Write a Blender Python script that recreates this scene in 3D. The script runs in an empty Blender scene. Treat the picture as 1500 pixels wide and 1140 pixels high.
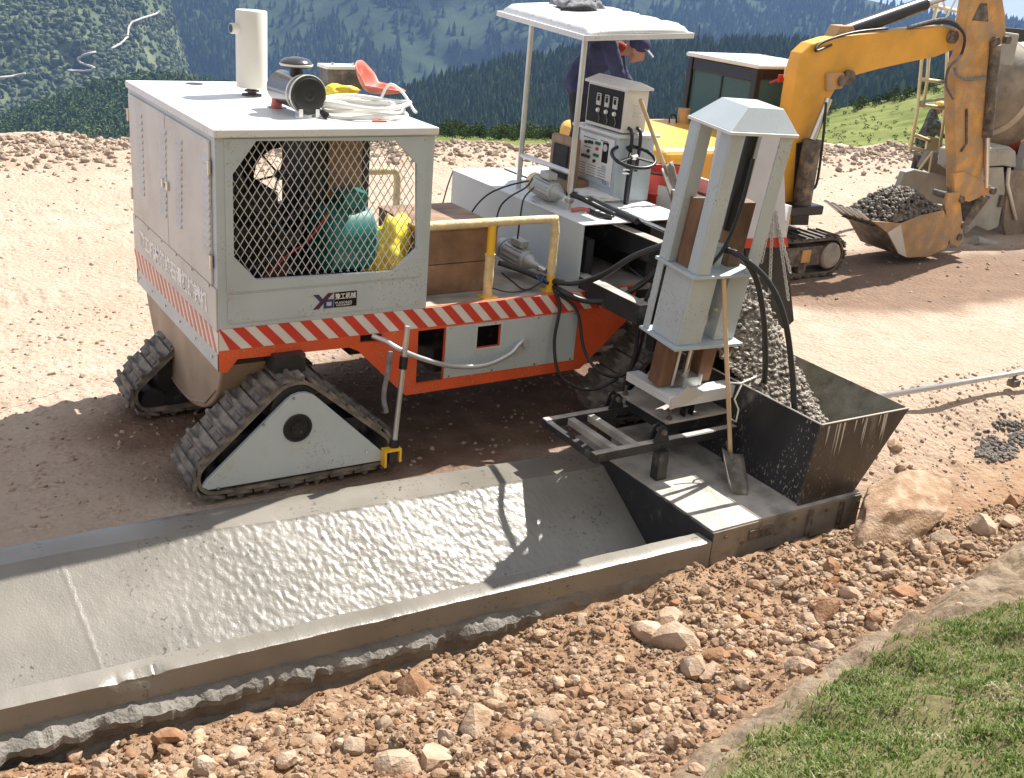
import bpy, bmesh, math, random
from mathutils import Vector, Matrix, noise
random.seed(7)
S = bpy.context.scene
COL = S.collection
R = math.radians

# ------------------------------------------------------------------ camera
# focal length and axes were measured from the vanishing points of the machine
CX, CY, FPX = 750.0, 570.0, 1593.68
AX = Vector((0.84946152, -0.13206722, 0.51085554))   # world X in (right, down, forward)
AY = Vector((-0.52144524, -0.3581595, 0.7744783))
AZ = Vector((0.08068456, -0.9242727, -0.37310853))
CAM = Vector((0, 0, 4.0))
cam_d = bpy.data.cameras.new('camera'); cam = bpy.data.objects.new('camera', cam_d); COL.objects.link(cam)
rt = Vector((AX[0], AY[0], AZ[0])); dn = Vector((AX[1], AY[1], AZ[1])); fw = Vector((AX[2], AY[2], AZ[2]))
M = Matrix((rt, -dn, -fw)).transposed().to_4x4(); M.translation = CAM
cam.matrix_world = M
cam_d.sensor_width = 36; cam_d.lens = FPX / 1500 * 36
cam_d.clip_start = 0.05; cam_d.clip_end = 12000
S.camera = cam

# ------------------------------------------------------------------ sky, sun, exposure
SUN = Vector((0.75, 0.24, 1.0)).normalized()
el = math.asin(SUN.z); az = math.atan2(SUN.x, SUN.y)
W = bpy.data.worlds.new('World'); S.world = W; W.use_nodes = True
nt = W.node_tree; nt.nodes.clear()
out = nt.nodes.new('ShaderNodeOutputWorld'); bg = nt.nodes.new('ShaderNodeBackground')
sky = nt.nodes.new('ShaderNodeTexSky'); sky.sky_type = 'NISHITA'; sky.sun_disc = False
sky.sun_elevation = el; sky.sun_rotation = az; sky.altitude = 1500; sky.air_density = 1.0; sky.dust_density = 1.5
tc = nt.nodes.new('ShaderNodeTexCoord'); sep = nt.nodes.new('ShaderNodeSeparateXYZ'); cmb = nt.nodes.new('ShaderNodeCombineXYZ')
mx = nt.nodes.new('ShaderNodeMath'); mx.operation = 'MAXIMUM'; mx.inputs[1].default_value = 0.015
nt.links.new(tc.outputs['Generated'], sep.inputs[0]); nt.links.new(sep.outputs[0], cmb.inputs[0]); nt.links.new(sep.outputs[1], cmb.inputs[1])
nt.links.new(sep.outputs[2], mx.inputs[0]); nt.links.new(mx.outputs[0], cmb.inputs[2]); nt.links.new(cmb.outputs[0], sky.inputs[0])
# scattered white clouds over the blue
cn = nt.nodes.new('ShaderNodeTexNoise'); cn.inputs['Scale'].default_value = 2.6; cn.inputs['Detail'].default_value = 7
cr = nt.nodes.new('ShaderNodeValToRGB'); cr.color_ramp.elements[0].position = 0.36; cr.color_ramp.elements[1].position = 0.60
mixc = nt.nodes.new('ShaderNodeMixRGB'); mixc.inputs[2].default_value = (9.0, 8.9, 8.8, 1)
nt.links.new(cmb.outputs[0], cn.inputs['Vector']); nt.links.new(cn.outputs[0], cr.inputs[0]); nt.links.new(cr.outputs[0], mixc.inputs[0])
nt.links.new(sky.outputs[0], mixc.inputs[1]); nt.links.new(mixc.outputs[0], bg.inputs[0])
bg.inputs[1].default_value = 0.062
nt.links.new(bg.outputs[0], out.inputs[0])
sd = bpy.data.lights.new('sun', 'SUN'); sd.energy = 5.0; sd.angle = R(0.53); sd.color = (1.0, 0.955, 0.88)
so = bpy.data.objects.new('sun', sd); COL.objects.link(so); so.rotation_euler = SUN.to_track_quat('Z', 'Y').to_euler(); so.location = (20, 8, 30)
S.view_settings.view_transform = 'Standard'; S.view_settings.look = 'None'; S.view_settings.gamma = 1
S.view_settings.exposure = 1.02
S.view_settings.use_curve_mapping = False
S.cycles.volume_bounces = 1

# ------------------------------------------------------------------ pixel -> place helpers
def ray(px, py):
    a, b = px - CX, py - CY
    return (rt * a + dn * b + fw * FPX)
def py_(px, p, y): d = ray(px, p); return CAM + d * ((y - CAM.y) / d.y)
def pz_(px, p, z): d = ray(px, p); return CAM + d * ((z - CAM.z) / d.z)
def px_(px, p, x): d = ray(px, p); return CAM + d * ((x - CAM.x) / d.x)
def pr_(px, p, r): d = ray(px, p); h = math.hypot(d.x, d.y); return CAM + d * (r / h)

# ------------------------------------------------------------------ mesh builder
class MB:
    def __init__(s): s.v = []; s.f = []
    def add(s, vs, fs):
        n = len(s.v); s.v += [Vector(a) for a in vs]; s.f += [tuple(i + n for i in f) for f in fs]; return s
    def box(s, x0, x1, y0, y1, z0, z1):
        return s.add([(x, y, z) for z in (z0, z1) for y in (y0, y1) for x in (x0, x1)],
                     [(0, 2, 3, 1), (4, 5, 7, 6), (0, 1, 5, 4), (2, 6, 7, 3), (0, 4, 6, 2), (1, 3, 7, 5)])
    def beam(s, a, b, w, h, up=(0, 0, 1)):
        a = Vector(a); b = Vector(b); d = (b - a).normalized(); u = Vector(up)
        if abs(d.dot(u)) > 0.98: u = Vector((0, 1, 0))
        r = d.cross(u).normalized() * (w / 2); t = r.cross(d).normalized() * (h / 2)
        vs = [p + i * r + j * t for p in (a, b) for j in (-1, 1) for i in (-1, 1)]
        return s.add(vs, [(0, 1, 3, 2), (4, 6, 7, 5), (0, 4, 5, 1), (2, 3, 7, 6), (0, 2, 6, 4), (1, 5, 7, 3)])
    def prism(s, poly, ext):
        e = Vector(ext); n = len(poly); vs = [Vector(p) for p in poly] + [Vector(p) + e for p in poly]
        fs = [tuple(range(n)), tuple(range(2 * n - 1, n - 1, -1))]
        fs += [(i, i + n, (i + 1) % n + n, (i + 1) % n) for i in range(n)]
        return s.add(vs, fs)
    def tube(s, pts, r, n=8, caps=True):
        pts = [Vector(p) for p in pts]; k = len(pts); rr = r if isinstance(r, (list, tuple)) else [r] * k
        ref = None; vs = []
        for i, p in enumerate(pts):
            d = (pts[min(i + 1, k - 1)] - pts[max(i - 1, 0)]).normalized()
            if ref is None: ref = d.orthogonal().normalized()
            ref = (ref - d * ref.dot(d))
            if ref.length < 1e-6: ref = d.orthogonal()
            ref.normalize(); b = d.cross(ref)
            vs += [p + (ref * math.cos(t) + b * math.sin(t)) * rr[i] for t in [2 * math.pi * j / n for j in range(n)]]
        fs = [(i * n + j, i * n + (j + 1) % n, (i + 1) * n + (j + 1) % n, (i + 1) * n + j) for i in range(k - 1) for j in range(n)]
        if caps: fs += [tuple(range(n - 1, -1, -1)), tuple((k - 1) * n + j for j in range(n))]
        return s.add(vs, fs)
    def cyl(s, a, b, r0, r1=None, n=20): return s.tube([a, b], [r0, r0 if r1 is None else r1], n)
    def lathe(s, prof, o, ax, n=24):
        o = Vector(o); ax = Vector(ax).normalized()
        return s.tube2([(o + ax * h, r) for h, r in prof], ax, n)
    def tube2(s, rings, ax, n):
        u = ax.orthogonal().normalized(); b = ax.cross(u); vs = []
        for p, r in rings: vs += [p + (u * math.cos(2 * math.pi * j / n) + b * math.sin(2 * math.pi * j / n)) * max(r, 1e-4) for j in range(n)]
        k = len(rings)
        fs = [(i * n + j, i * n + (j + 1) % n, (i + 1) * n + (j + 1) % n, (i + 1) * n + j) for i in range(k - 1) for j in range(n)]
        fs += [tuple(range(n - 1, -1, -1)), tuple((k - 1) * n + j for j in range(n))]
        return s.add(vs, fs)
    def sphere(s, c, r, n=12, m=8):
        c = Vector(c); r = Vector((r, r, r)) if not hasattr(r, '__len__') else Vector(r)
        vs = [c + Vector((0, 0, r.z))]
        for i in range(1, m):
            a = math.pi * i / m
            vs += [c + Vector((r.x * math.sin(a) * math.cos(2 * math.pi * j / n), r.y * math.sin(a) * math.sin(2 * math.pi * j / n), r.z * math.cos(a))) for j in range(n)]
        vs.append(c - Vector((0, 0, r.z))); e = len(vs) - 1
        fs = [(0, 1 + j, 1 + (j + 1) % n) for j in range(n)]
        for i in range(m - 2): fs += [(1 + i * n + j, 1 + (i + 1) * n + j, 1 + (i + 1) * n + (j + 1) % n, 1 + i * n + (j + 1) % n) for j in range(n)]
        fs += [(e, 1 + (m - 2) * n + (j + 1) % n, 1 + (m - 2) * n + j) for j in range(n)]
        return s.add(vs, fs)
    def xf(s, mat):
        s.v = [mat @ v for v in s.v]; return s
    def build(s, name, mat, parent=None, smooth=None, bev=0.0, seg=2, base=None, fix=True):
        me = bpy.data.meshes.new(name)
        off = Vector(base) if base is not None else Vector((0, 0, 0))
        me.from_pydata([v - off for v in s.v], [], s.f)
        if fix:
            bm = bmesh.new(); bm.from_mesh(me); bmesh.ops.recalc_face_normals(bm, faces=bm.faces); bm.to_mesh(me); bm.free()
        me.materials.append(mat)
        if smooth:
            me.polygons.foreach_set('use_smooth', [True] * len(me.polygons))
            if smooth is not True: me.set_sharp_from_angle(angle=R(smooth))
        o = bpy.data.objects.new(name, me); COL.objects.link(o)
        if parent is not None:
            o.parent = parent
            o.matrix_parent_inverse = Matrix.Translation(-WL[parent.name])
            WL[o.name] = Vector((0, 0, 0))
        else:
            o.location = off; WL[o.name] = off
        if bev:
            b = o.modifiers.new('bevel', 'BEVEL'); b.width = bev; b.segments = seg; b.limit_method = 'ANGLE'; b.angle_limit = R(40); b.harden_normals = False
        return o
WL = {}
def tag(o, label=None, cat=None, group=None, kind=None):
    if label: o['label'] = label
    if cat: o['category'] = cat
    if group: o['group'] = group
    if kind: o['kind'] = kind
    return o
def thing(name, loc, label, cat, group=None):
    o = bpy.data.objects.new(name, None); COL.objects.link(o); o.location = loc; o.empty_display_size = .2
    WL[o.name] = Vector(loc); return tag(o, label, cat, group)
def smoothpath(pts, k=6):
    pts = [Vector(p) for p in pts]; o = []
    for i in range(len(pts) - 1):
        a, b, c, d = pts[max(i - 1, 0)], pts[i], pts[i + 1], pts[min(i + 2, len(pts) - 1)]
        for j in range(k):
            t = j / k
            o.append(.5 * ((2 * b) + (c - a) * t + (2 * a - 5 * b + 4 * c - d) * t * t + (3 * b - a - 3 * c + d) * t ** 3))
    return o + [pts[-1]]
def fbm(x, y, z=0.0, o=4): return noise.fractal(Vector((x, y, z)), 1.0, 2.0, o)

# ------------------------------------------------------------------ materials
def pm(name, col, rough=.6, metal=0.0, var=.12, vs=4.0, dirt=None, bump=0.0, bs=40.0, spec=.5, coat=0.0, det=6, stretch=None, splat=None):
    """Principled paint/soil with tonal variation, optional dirt patches (colour, cover 0..1, scale) and fine relief."""
    m = bpy.data.materials.new(name); m.use_nodes = True; n = m.node_tree; b = n.nodes['Principled BSDF']; L = n.links.new
    tc = n.nodes.new('ShaderNodeTexCoord'); vec = tc.outputs['Object']
    if stretch:
        mp = n.nodes.new('ShaderNodeMapping'); mp.inputs['Scale'].default_value = stretch; L(vec, mp.inputs[0]); vec = mp.outputs[0]
    nz = n.nodes.new('ShaderNodeTexNoise'); nz.inputs['Scale'].default_value = vs; nz.inputs['Detail'].default_value = det; L(vec, nz.inputs['Vector'])
    rp = n.nodes.new('ShaderNodeValToRGB'); e = rp.color_ramp.elements
    lo = [max(0, c * (1 - var * 1.6)) for c in col]; hi = [min(1, c * (1 + var * 1.6)) for c in col]
    e[0].position = .3; e[0].color = (*lo, 1); e[1].position = .7; e[1].color = (*hi, 1); L(nz.outputs[0], rp.inputs[0])
    colout = rp.outputs[0]; b.inputs['Roughness'].default_value = rough
    if dirt:
        dn_ = n.nodes.new('ShaderNodeTexNoise'); dn_.inputs['Scale'].default_value = dirt[2]; dn_.inputs['Detail'].default_value = 10; dn_.inputs['Roughness'].default_value = .65; L(vec, dn_.inputs['Vector'])
        dr = n.nodes.new('ShaderNodeValToRGB'); dr.color_ramp.elements[0].position = 1 - dirt[1] - .12; dr.color_ramp.elements[1].position = 1 - dirt[1] + .12
        L(dn_.outputs[0], dr.inputs[0]); mx = n.nodes.new('ShaderNodeMixRGB'); L(dr.outputs[0], mx.inputs[0]); L(colout, mx.inputs[1]); mx.inputs[2].default_value = (*dirt[0], 1); colout = mx.outputs[0]
        rr = n.nodes.new('ShaderNodeMapRange'); rr.inputs[3].default_value = rough; rr.inputs[4].default_value = max(rough, .85); L(dr.outputs[0], rr.inputs[0]); L(rr.outputs[0], b.inputs['Roughness'])
    if splat:       # cement splashes and specks, in patches
        s1_ = n.nodes.new('ShaderNodeTexNoise'); s1_.inputs['Scale'].default_value = 60; s1_.inputs['Detail'].default_value = 2; L(vec, s1_.inputs['Vector'])
        s2_ = n.nodes.new('ShaderNodeTexNoise'); s2_.inputs['Scale'].default_value = 2.3; s2_.inputs['Detail'].default_value = 4; L(vec, s2_.inputs['Vector'])
        r1_ = n.nodes.new('ShaderNodeValToRGB'); r1_.color_ramp.elements[0].position = .61; r1_.color_ramp.elements[1].position = .66; L(s1_.outputs[0], r1_.inputs[0])
        r2_ = n.nodes.new('ShaderNodeValToRGB'); r2_.color_ramp.elements[0].position = .48; r2_.color_ramp.elements[1].position = .64; L(s2_.outputs[0], r2_.inputs[0])
        mm = n.nodes.new('ShaderNodeMath'); mm.operation = 'MULTIPLY'; L(r1_.outputs[0], mm.inputs[0]); L(r2_.outputs[0], mm.inputs[1])
        m3 = n.nodes.new('ShaderNodeMixRGB'); L(mm.outputs[0], m3.inputs[0]); L(colout, m3.inputs[1]); m3.inputs[2].default_value = (*splat, 1); colout = m3.outputs[0]
    L(colout, b.inputs['Base Color']); b.inputs['Metallic'].default_value = metal; b.inputs['Specular IOR Level'].default_value = spec
    if coat: b.inputs['Coat Weight'].default_value = coat
    if bump:
        bn = n.nodes.new('ShaderNodeTexNoise'); bn.inputs['Scale'].default_value = bs; bn.inputs['Detail'].default_value = 5; L(vec, bn.inputs['Vector'])
        bp = n.nodes.new('ShaderNodeBump'); bp.inputs['Strength'].default_value = min(1, bump); bp.inputs['Distance'].default_value = .02; L(bn.outputs[0], bp.inputs['Height']); L(bp.outputs[0], b.inputs['Normal'])
    return m
DUST = (.40, .30, .21)
M_ = dict(
    grey=pm('paint_grey', (.455, .515, .55), .42, var=.05, vs=2.2, dirt=((.46, .40, .32), .27, 2.2), splat=(.33, .29, .25)),
    greyd=pm('paint_grey_dusty', (.565, .55, .525), .5, var=.05, vs=2.2, dirt=((.54, .48, .40), .34, 2.5), splat=(.40, .33, .26)),
    white=pm('paint_white', (.68, .69, .69), .45, var=.04, dirt=((.55, .47, .38), .24, 2), splat=(.42, .35, .28)),
    cream=pm('paint_cream', (.70, .67, .60), .4, var=.03, dirt=((.5, .42, .32), .22, 6)),
    orange=pm('paint_orange_red', (.70, .10, .025), .42, var=.08, vs=3, dirt=(DUST, .26, 4), splat=(.45, .36, .28)),
    red=pm('tape_red', (.60, .045, .025), .4, var=.06),
    wtape=pm('tape_white', (.70, .68, .66), .4, var=.04, dirt=(DUST, .2, 9)),
    black=pm('black_steel', (.022, .022, .024), .5, var=.2, vs=5, dirt=((.20, .18, .16), .3, 7), bump=.1),
    blackp=pm('black_paint', (.012, .012, .013), .35, var=.1),
    rubber=pm('black_rubber', (.03, .029, .028), .6, var=.2, vs=9, dirt=((.23, .18, .14), .28, 6)),
    track=pm('track_rubber', (.13, .118, .105), .8, var=.3, vs=7, dirt=((.28, .235, .19), .45, 8), bump=.35, bs=50),
    hose=pm('hose_rubber', (.02, .02, .022), .42, var=.15),
    rust=pm('rusty_steel', (.20, .105, .055), .65, var=.3, vs=6, dirt=((.10, .055, .035), .4, 5), bump=.2, stretch=(1, 1, .35)),
    brown=pm('brown_panel', (.26, .155, .095), .6, var=.22, vs=5, dirt=((.40, .29, .2), .32, 5), bump=.15),
    tank=pm('tank_brown', (.30, .225, .165), .5, var=.12, vs=3, dirt=((.22, .15, .1), .3, 2.5)),
    yellow=pm('paint_yellow', (.83, .49, .03), .42, var=.06, dirt=((.45, .3, .16), .2, 5)),
    wrap=pm('yellow_wrap', (.72, .55, .27), .6, var=.16, vs=14, bump=.5, bs=26, dirt=((.62, .52, .38), .45, 12)),
    exy=pm('excavator_yellow', (.72, .37, .045), .45, var=.1, vs=2, dirt=((.42, .28, .16), .3, 3.5), splat=(.36, .26, .17)),
    exyd=pm('excavator_yellow_worn', (.58, .31, .09), .55, var=.15, vs=4, dirt=((.38, .28, .19), .46, 4.2), splat=(.13, .10, .08), bump=.15),
    steel=pm('bright_steel', (.62, .62, .62), .25, metal=1, var=.05),
    galv=pm('galvanised_pipe', (.60, .61, .61), .38, metal=.7, var=.08, dirt=(DUST, .2, 6)),
    alum=pm('motor_aluminium', (.47, .48, .48), .45, metal=.35, var=.08, dirt=((.25, .2, .16), .25, 14)),
    wood=pm('shovel_wood', (.56, .40, .24), .6, var=.18, vs=8, stretch=(1, 1, .2), dirt=((.35, .29, .23), .3, 10)),
    conc=pm('set_concrete', (.40, .37, .335), .75, var=.1, vs=3, bump=.3, bs=60),
    deck=pm('deck_steel', (.30, .275, .25), .7, var=.2, vs=6, dirt=(DUST, .42, 5), bump=.2),
    mould=pm('mould_top_steel', (.36, .335, .30), .6, var=.2, vs=5, dirt=((.50, .45, .39), .45, 5), bump=.25),
    teal=pm('generator_teal', (.01, .19, .18), .4, var=.1),
    redplast=pm('red_plastic', (.55, .13, .09), .5, var=.12, vs=8, dirt=((.62, .40, .32), .35, 9)),
    redbin=pm('red_drum_paint', (.56, .05, .03), .45, var=.1, vs=4, dirt=(DUST, .2, 6)),
    navy=pm('navy_cloth', (.028, .032, .085), .85, var=.25, vs=9, bump=.5, bs=14),
    cloth=pm('dark_cloth', (.03, .03, .033), .9, var=.3, vs=9, bump=.4, bs=18),
    greycl=pm('grey_cloth', (.20, .20, .215), .9, var=.25, vs=14, bump=.6, bs=20),
    camo=pm('camo_cloth', (.09, .10, .075), .9, var=.6, vs=14, dirt=((.03, .03, .028), .42, 11), bump=.4, bs=18),
    skin=pm('skin', (.42, .22, .14), .55, var=.08),
    capred=pm('red_cloth', (.45, .03, .03), .85, var=.15),
    glass=pm('teal_glass', (.10, .22, .22), .08, var=.3, vs=2.5, spec=.8),
    hosew=pm('white_hose', (.76, .75, .70), .4, var=.06, dirt=((.5, .45, .38), .25, 12)),
    bag=pm('yellow_bag', (.80, .62, .03), .4, var=.15, vs=12, bump=.6, bs=14),
    screen=pm('panel_black', (.012, .010, .009), .4, var=.1, spec=.15),
    print=pm('panel_print', (.80, .79, .77), .5, var=.04),
    mixer=pm('mixer_drum', (.20, .165, .13), .7, var=.15, vs=1.5, dirt=((.36, .30, .23), .45, 2), bump=.35, bs=12),
    mixgrey=pm('mixer_grey', (.33, .33, .30), .6, var=.1, vs=3, dirt=((.30, .26, .21), .35, 4), bump=.2),
    ydull=pm('dull_yellow', (.68, .58, .34), .5, var=.1, dirt=(DUST, .3, 10)),
    lilac=pm('conveyor_hood', (.60, .60, .66), .45, var=.04, dirt=(DUST, .2, 4)),
    chain=pm('chain_steel', (.55, .55, .54), .4, metal=.6, var=.1),
    blue=pm('blue_tie', (.05, .13, .5), .5, var=.1),
    green=pm('green_button', (.02, .16, .07), .4, var=.1),
    mudsteel=pm('muddy_steel', (.10, .085, .07), .6, var=.35, vs=9, dirt=((.36, .27, .2), .38, 7), bump=.3),
)
import numpy as np
# ------------------------------------------------------------------ ground
def offc(x): return -0.042 * (min(max(x, -12), 5.3) - .5)
def offF(x): return -.005 * x if x < 1.9 else -.0095 - .066 * (min(x, 5.3) - 1.9)
def sst(a, b, t):
    t = min(1, max(0, (t - a) / (b - a))); return t * t * (3 - 2 * t)
def bank_z(x, yo):
    d = 5.12 - yo
    return -.27 + .36 * d + .05 * d * d * .5 + .21 * sst(2.6, 5.0, x) * math.exp(-(d / .55) ** 2) * (1 - .6 * sst(6.9, 7.6, x))
def ground_h(x, y):
    yo = y - offc(x)
    # terrace
    t = .012 * fbm(x * .9, y * .9, 1) + .01 * fbm(x * 4, y * 4, 2, 3)
    t += .035 * fbm(x * .25, y * .25, 5) * sst(9, 14, y)
    if 8 < y < 19:
        t += .028 * max(0, fbm(x * 1.3, y * 3.2, 6, 4)) * sst(10, 13, y)
        for yb, w in ((9.55, .26), (12.4, .3), (14.6, .3), (16.6, .3)):      # old crawler imprints
            q = abs(y - yb - .25 * math.sin(x * .3 + yb)) / w
            if q < 1: t += .012 * (math.sin(x * 6.283 / .21) - .5) * sst(1, .7, q) * sst(-.2, .2, fbm(x * .5, yb, 7))
    edge = 21.5 - .14 * max(0, x - 2) - .6 * fbm(x * .12, 3.3, 8)
    b = sst(edge - 3.4, edge - .9, y)
    t += b * (.18 + .16 * fbm(x * .7, y * .9, 4))
    if y > edge: t -= (y - edge) * .55 + .02 * (y - edge) ** 2
    if y < 7.6: t -= .0
    # bank towards the camera
    bk = bank_z(x, yo) + .075 * fbm(x * 1.7, y * 1.7, 9) + .045 * fbm(x * 6, y * 6, 10, 4)
    # trench under the channel, or the gentle slope ahead of the mould
    k = sst(6.7, 7.6, x)
    tr_in = -.85 if x < 5.3 else -.22
    if y >= 7.0 + offF(x): zc = t
    elif yo <= 5.16: zc = bk
    else: zc = tr_in
    s = sst(4.75, 6.9 - .12 * sst(7, 10, x), y + .1 * fbm(x * .8, y * .8, 12))
    zs = (bk if yo < 5.0 else min(bk, -.27)) * (1 - s) + t * s
    if k >= 1 or yo < 4.7: return zs if k > 0 else (zc if yo > 4.7 else bk)
    return zc * (1 - k) + zs * k
def hit(px, p):
    d = ray(px, p).normalized(); t = 3.0
    while t < 60:
        q = CAM + d * t
        if q.z < ground_h(q.x, q.y): return q
        t += .02 if t < 14 else .06
    return CAM + d * 60
def arng(a, b, s):
    n = max(1, int(round((b - a) / s))); return [a + (b - a) * i / n for i in range(n)]
xs = arng(-60, -12, 6) + arng(-12, -2, .6) + arng(-2, .2, .12) + arng(.2, 9.5, .05) + arng(9.5, 14, .09) + arng(14, 26, .25) + arng(26, 60, 2) + arng(60, 110, 10) + [110]
ys = arng(-10, 1.0, .6) + arng(1, 7.3, .05) + arng(7.3, 13, .07) + arng(13, 24, .1) + arng(24, 34, 1.0) + [34]
# grass line on the bank, from three points of its edge
G0, G1, G2 = hit(1095, 1120), hit(1350, 940), hit(1500, 905)
L0, L1, L2 = hit(1010, 1120), hit(1240, 965), hit(1500, 800)        # upper edge of the worn earth ridge
def grass_side(x, y):      # >0 on the grass
    a, b = (G0, G1) if x < G1.x else (G1, G2)
    yl = a.y + (b.y - a.y) * (x - a.x) / (b.x - a.x)
    return yl - y + .07 * fbm(x * 3, y * 3, 20) + .03 * fbm(x * 11, y * 11, 21)
def ridge_side(x, y):      # >0 on the ridge of worn earth
    a, b = (L0, L1) if x < L1.x else (L1, L2)
    return a.y + (b.y - a.y) * (x - a.x) / (b.x - a.x) - y + .05 * fbm(x * 3, y * 3, 22)
nx, ny = len(xs), len(ys)
def turf_z(x, y, g):
    q = ridge_side(x, y)
    return .05 * sst(-.05, .04, g) + .09 * sst(-.08, .1, q) + (.045 * fbm(x * 2.5 + y * 3, (x - y) * 9, 24, 4) * sst(-.1, .05, q) * (1 - sst(0, .1, g)) if q > -.1 else 0)
gv = []; zone = np.zeros((nx * ny, 4), dtype=np.float32); zone[:, 3] = 0
for j, y in enumerate(ys):
    for i, x in enumerate(xs):
        z = ground_h(x, y); g = grass_side(x, y) if y < 5 else -9
        if y < 5: z += turf_z(x, y, g)
        gv.append((x, y, z))
        yo = y - offc(x)
        zone[j * nx + i, 0] = 1 - sst(5.1, 6.9, yo)                       # orange rubble soil
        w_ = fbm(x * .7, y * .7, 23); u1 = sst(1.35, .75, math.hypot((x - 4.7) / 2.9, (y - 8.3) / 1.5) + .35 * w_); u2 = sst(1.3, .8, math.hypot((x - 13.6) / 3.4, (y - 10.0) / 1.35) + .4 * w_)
        zone[j * nx + i, 3] = max(u1, .8 * u2, .8 * sst(1.2, .7, math.hypot((x - 8.1) / .8, (y - 7.35) / .45) + .3 * w_))   # darker brown soil under the paver, by the excavator and near the hopper
        zone[j * nx + i, 1] = sst(-.02, .06, g) if y < 5 else 0            # turf soil
        zone[j * nx + i, 2] = (sst(-.1, .05, ridge_side(x, y)) * (1 - sst(0, .05, g))) if y < 5 else 0   # pale washed ledge
gf = [(j * nx + i, j * nx + i + 1, (j + 1) * nx + i + 1, (j + 1) * nx + i) for j in range(ny - 1) for i in range(nx - 1)]
gm = bpy.data.meshes.new('ground'); gm.from_pydata(gv, [], gf)
gm.polygons.foreach_set('use_smooth', [True] * len(gm.polygons))
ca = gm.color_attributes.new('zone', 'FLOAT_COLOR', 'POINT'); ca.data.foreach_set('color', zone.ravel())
def ground_mat():
    m = bpy.data.materials.new('soil'); m.use_nodes = True; n = m.node_tree; b = n.nodes['Principled BSDF']; L = n.links.new
    tc = n.nodes.new('ShaderNodeTexCoord'); at = n.nodes.new('ShaderNodeAttribute'); at.attribute_name = 'zone'
    sp = n.nodes.new('ShaderNodeSeparateColor'); L(at.outputs['Color'], sp.inputs[0])
    def ns(sc, det=8, ro=.6):
        k = n.nodes.new('ShaderNodeTexNoise'); k.inputs['Scale'].default_value = sc; k.inputs['Detail'].default_value = det; k.inputs['Roughness'].default_value = ro; L(tc.outputs['Object'], k.inputs['Vector']); return k.outputs[0]
    def rp(src, stops):
        r = n.nodes.new('ShaderNodeValToRGB'); e = r.color_ramp.elements
        while len(e) < len(stops): e.new(.5)
        for q, (p, c) in zip(e, stops): q.position = p; q.color = (*c, 1)
        L(src, r.inputs[0]); return r.outputs[0]
    def mix(f, a, bb, t='MIX'):
        k = n.nodes.new('ShaderNodeMixRGB'); k.blend_type = t
        if isinstance(f, float): k.inputs[0].default_value = f
        else: L(f, k.inputs[0])
        L(a, k.inputs[1]); L(bb, k.inputs[2]); return k.outputs[0]
    big, mid, fine = ns(.55), ns(3.2), ns(24, 6)
    terr = rp(big, [(.3, (.42, .315, .235)), (.5, (.47, .37, .29)), (.68, (.51, .42, .34))])
    terr = mix(rp(mid, [(.44, (0, 0, 0)), (.60, (1, 1, 1))]), terr, rp(fine, [(.3, (.33, .225, .16)), (.55, (.46, .36, .28)), (.75, (.55, .46, .38))]))
    orange = rp(mid, [(.32, (.24, .135, .075)), (.5, (.32, .20, .12)), (.68, (.39, .27, .175))])
    orange = mix(rp(fine, [(.45, (0, 0, 0)), (.65, (1, 1, 1))]), orange, rp(big, [(.3, (.38, .255, .16)), (.7, (.30, .17, .095))]))
    turf = rp(mid, [(.3, (.14, .11, .06)), (.7, (.19, .185, .08))])
    pale = rp(mid, [(.34, (.13, .09, .055)), (.48, (.25, .185, .125)), (.66, (.34, .27, .20))])
    dark_brown = rp(mid, [(.3, (.13, .075, .05)), (.7, (.22, .14, .095))])
    terr = mix(at.outputs['Alpha'], terr, dark_brown)
    c = mix(sp.outputs[0], terr, orange); c = mix(sp.outputs[2], c, pale); c = mix(sp.outputs[1], c, turf)
    L(c, b.inputs['Base Color']); b.inputs['Roughness'].default_value = .95; b.inputs['Specular IOR Level'].default_value = .15
    vo = n.nodes.new('ShaderNodeTexVoronoi'); vo.inputs['Scale'].default_value = 16; L(tc.outputs['Object'], vo.inputs['Vector'])
    ad = n.nodes.new('ShaderNodeMath'); ad.operation = 'MULTIPLY_ADD'; L(vo.outputs['Distance'], ad.inputs[0]); ad.inputs[1].default_value = -.5; L(ns(14, 8, .7), ad.inputs[2])
    bp = n.nodes.new('ShaderNodeBump'); bp.inputs['Strength'].default_value = .85; bp.inputs['Distance'].default_value = .045; L(ad.outputs[0], bp.inputs['Height']); L(bp.outputs[0], b.inputs['Normal'])
    return m
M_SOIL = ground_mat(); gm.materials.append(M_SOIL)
go = bpy.data.objects.new('ground', gm); COL.objects.link(go); tag(go, 'dry pinkish soil terrace with an orange rubble bank below it', None, None, 'structure')

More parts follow.
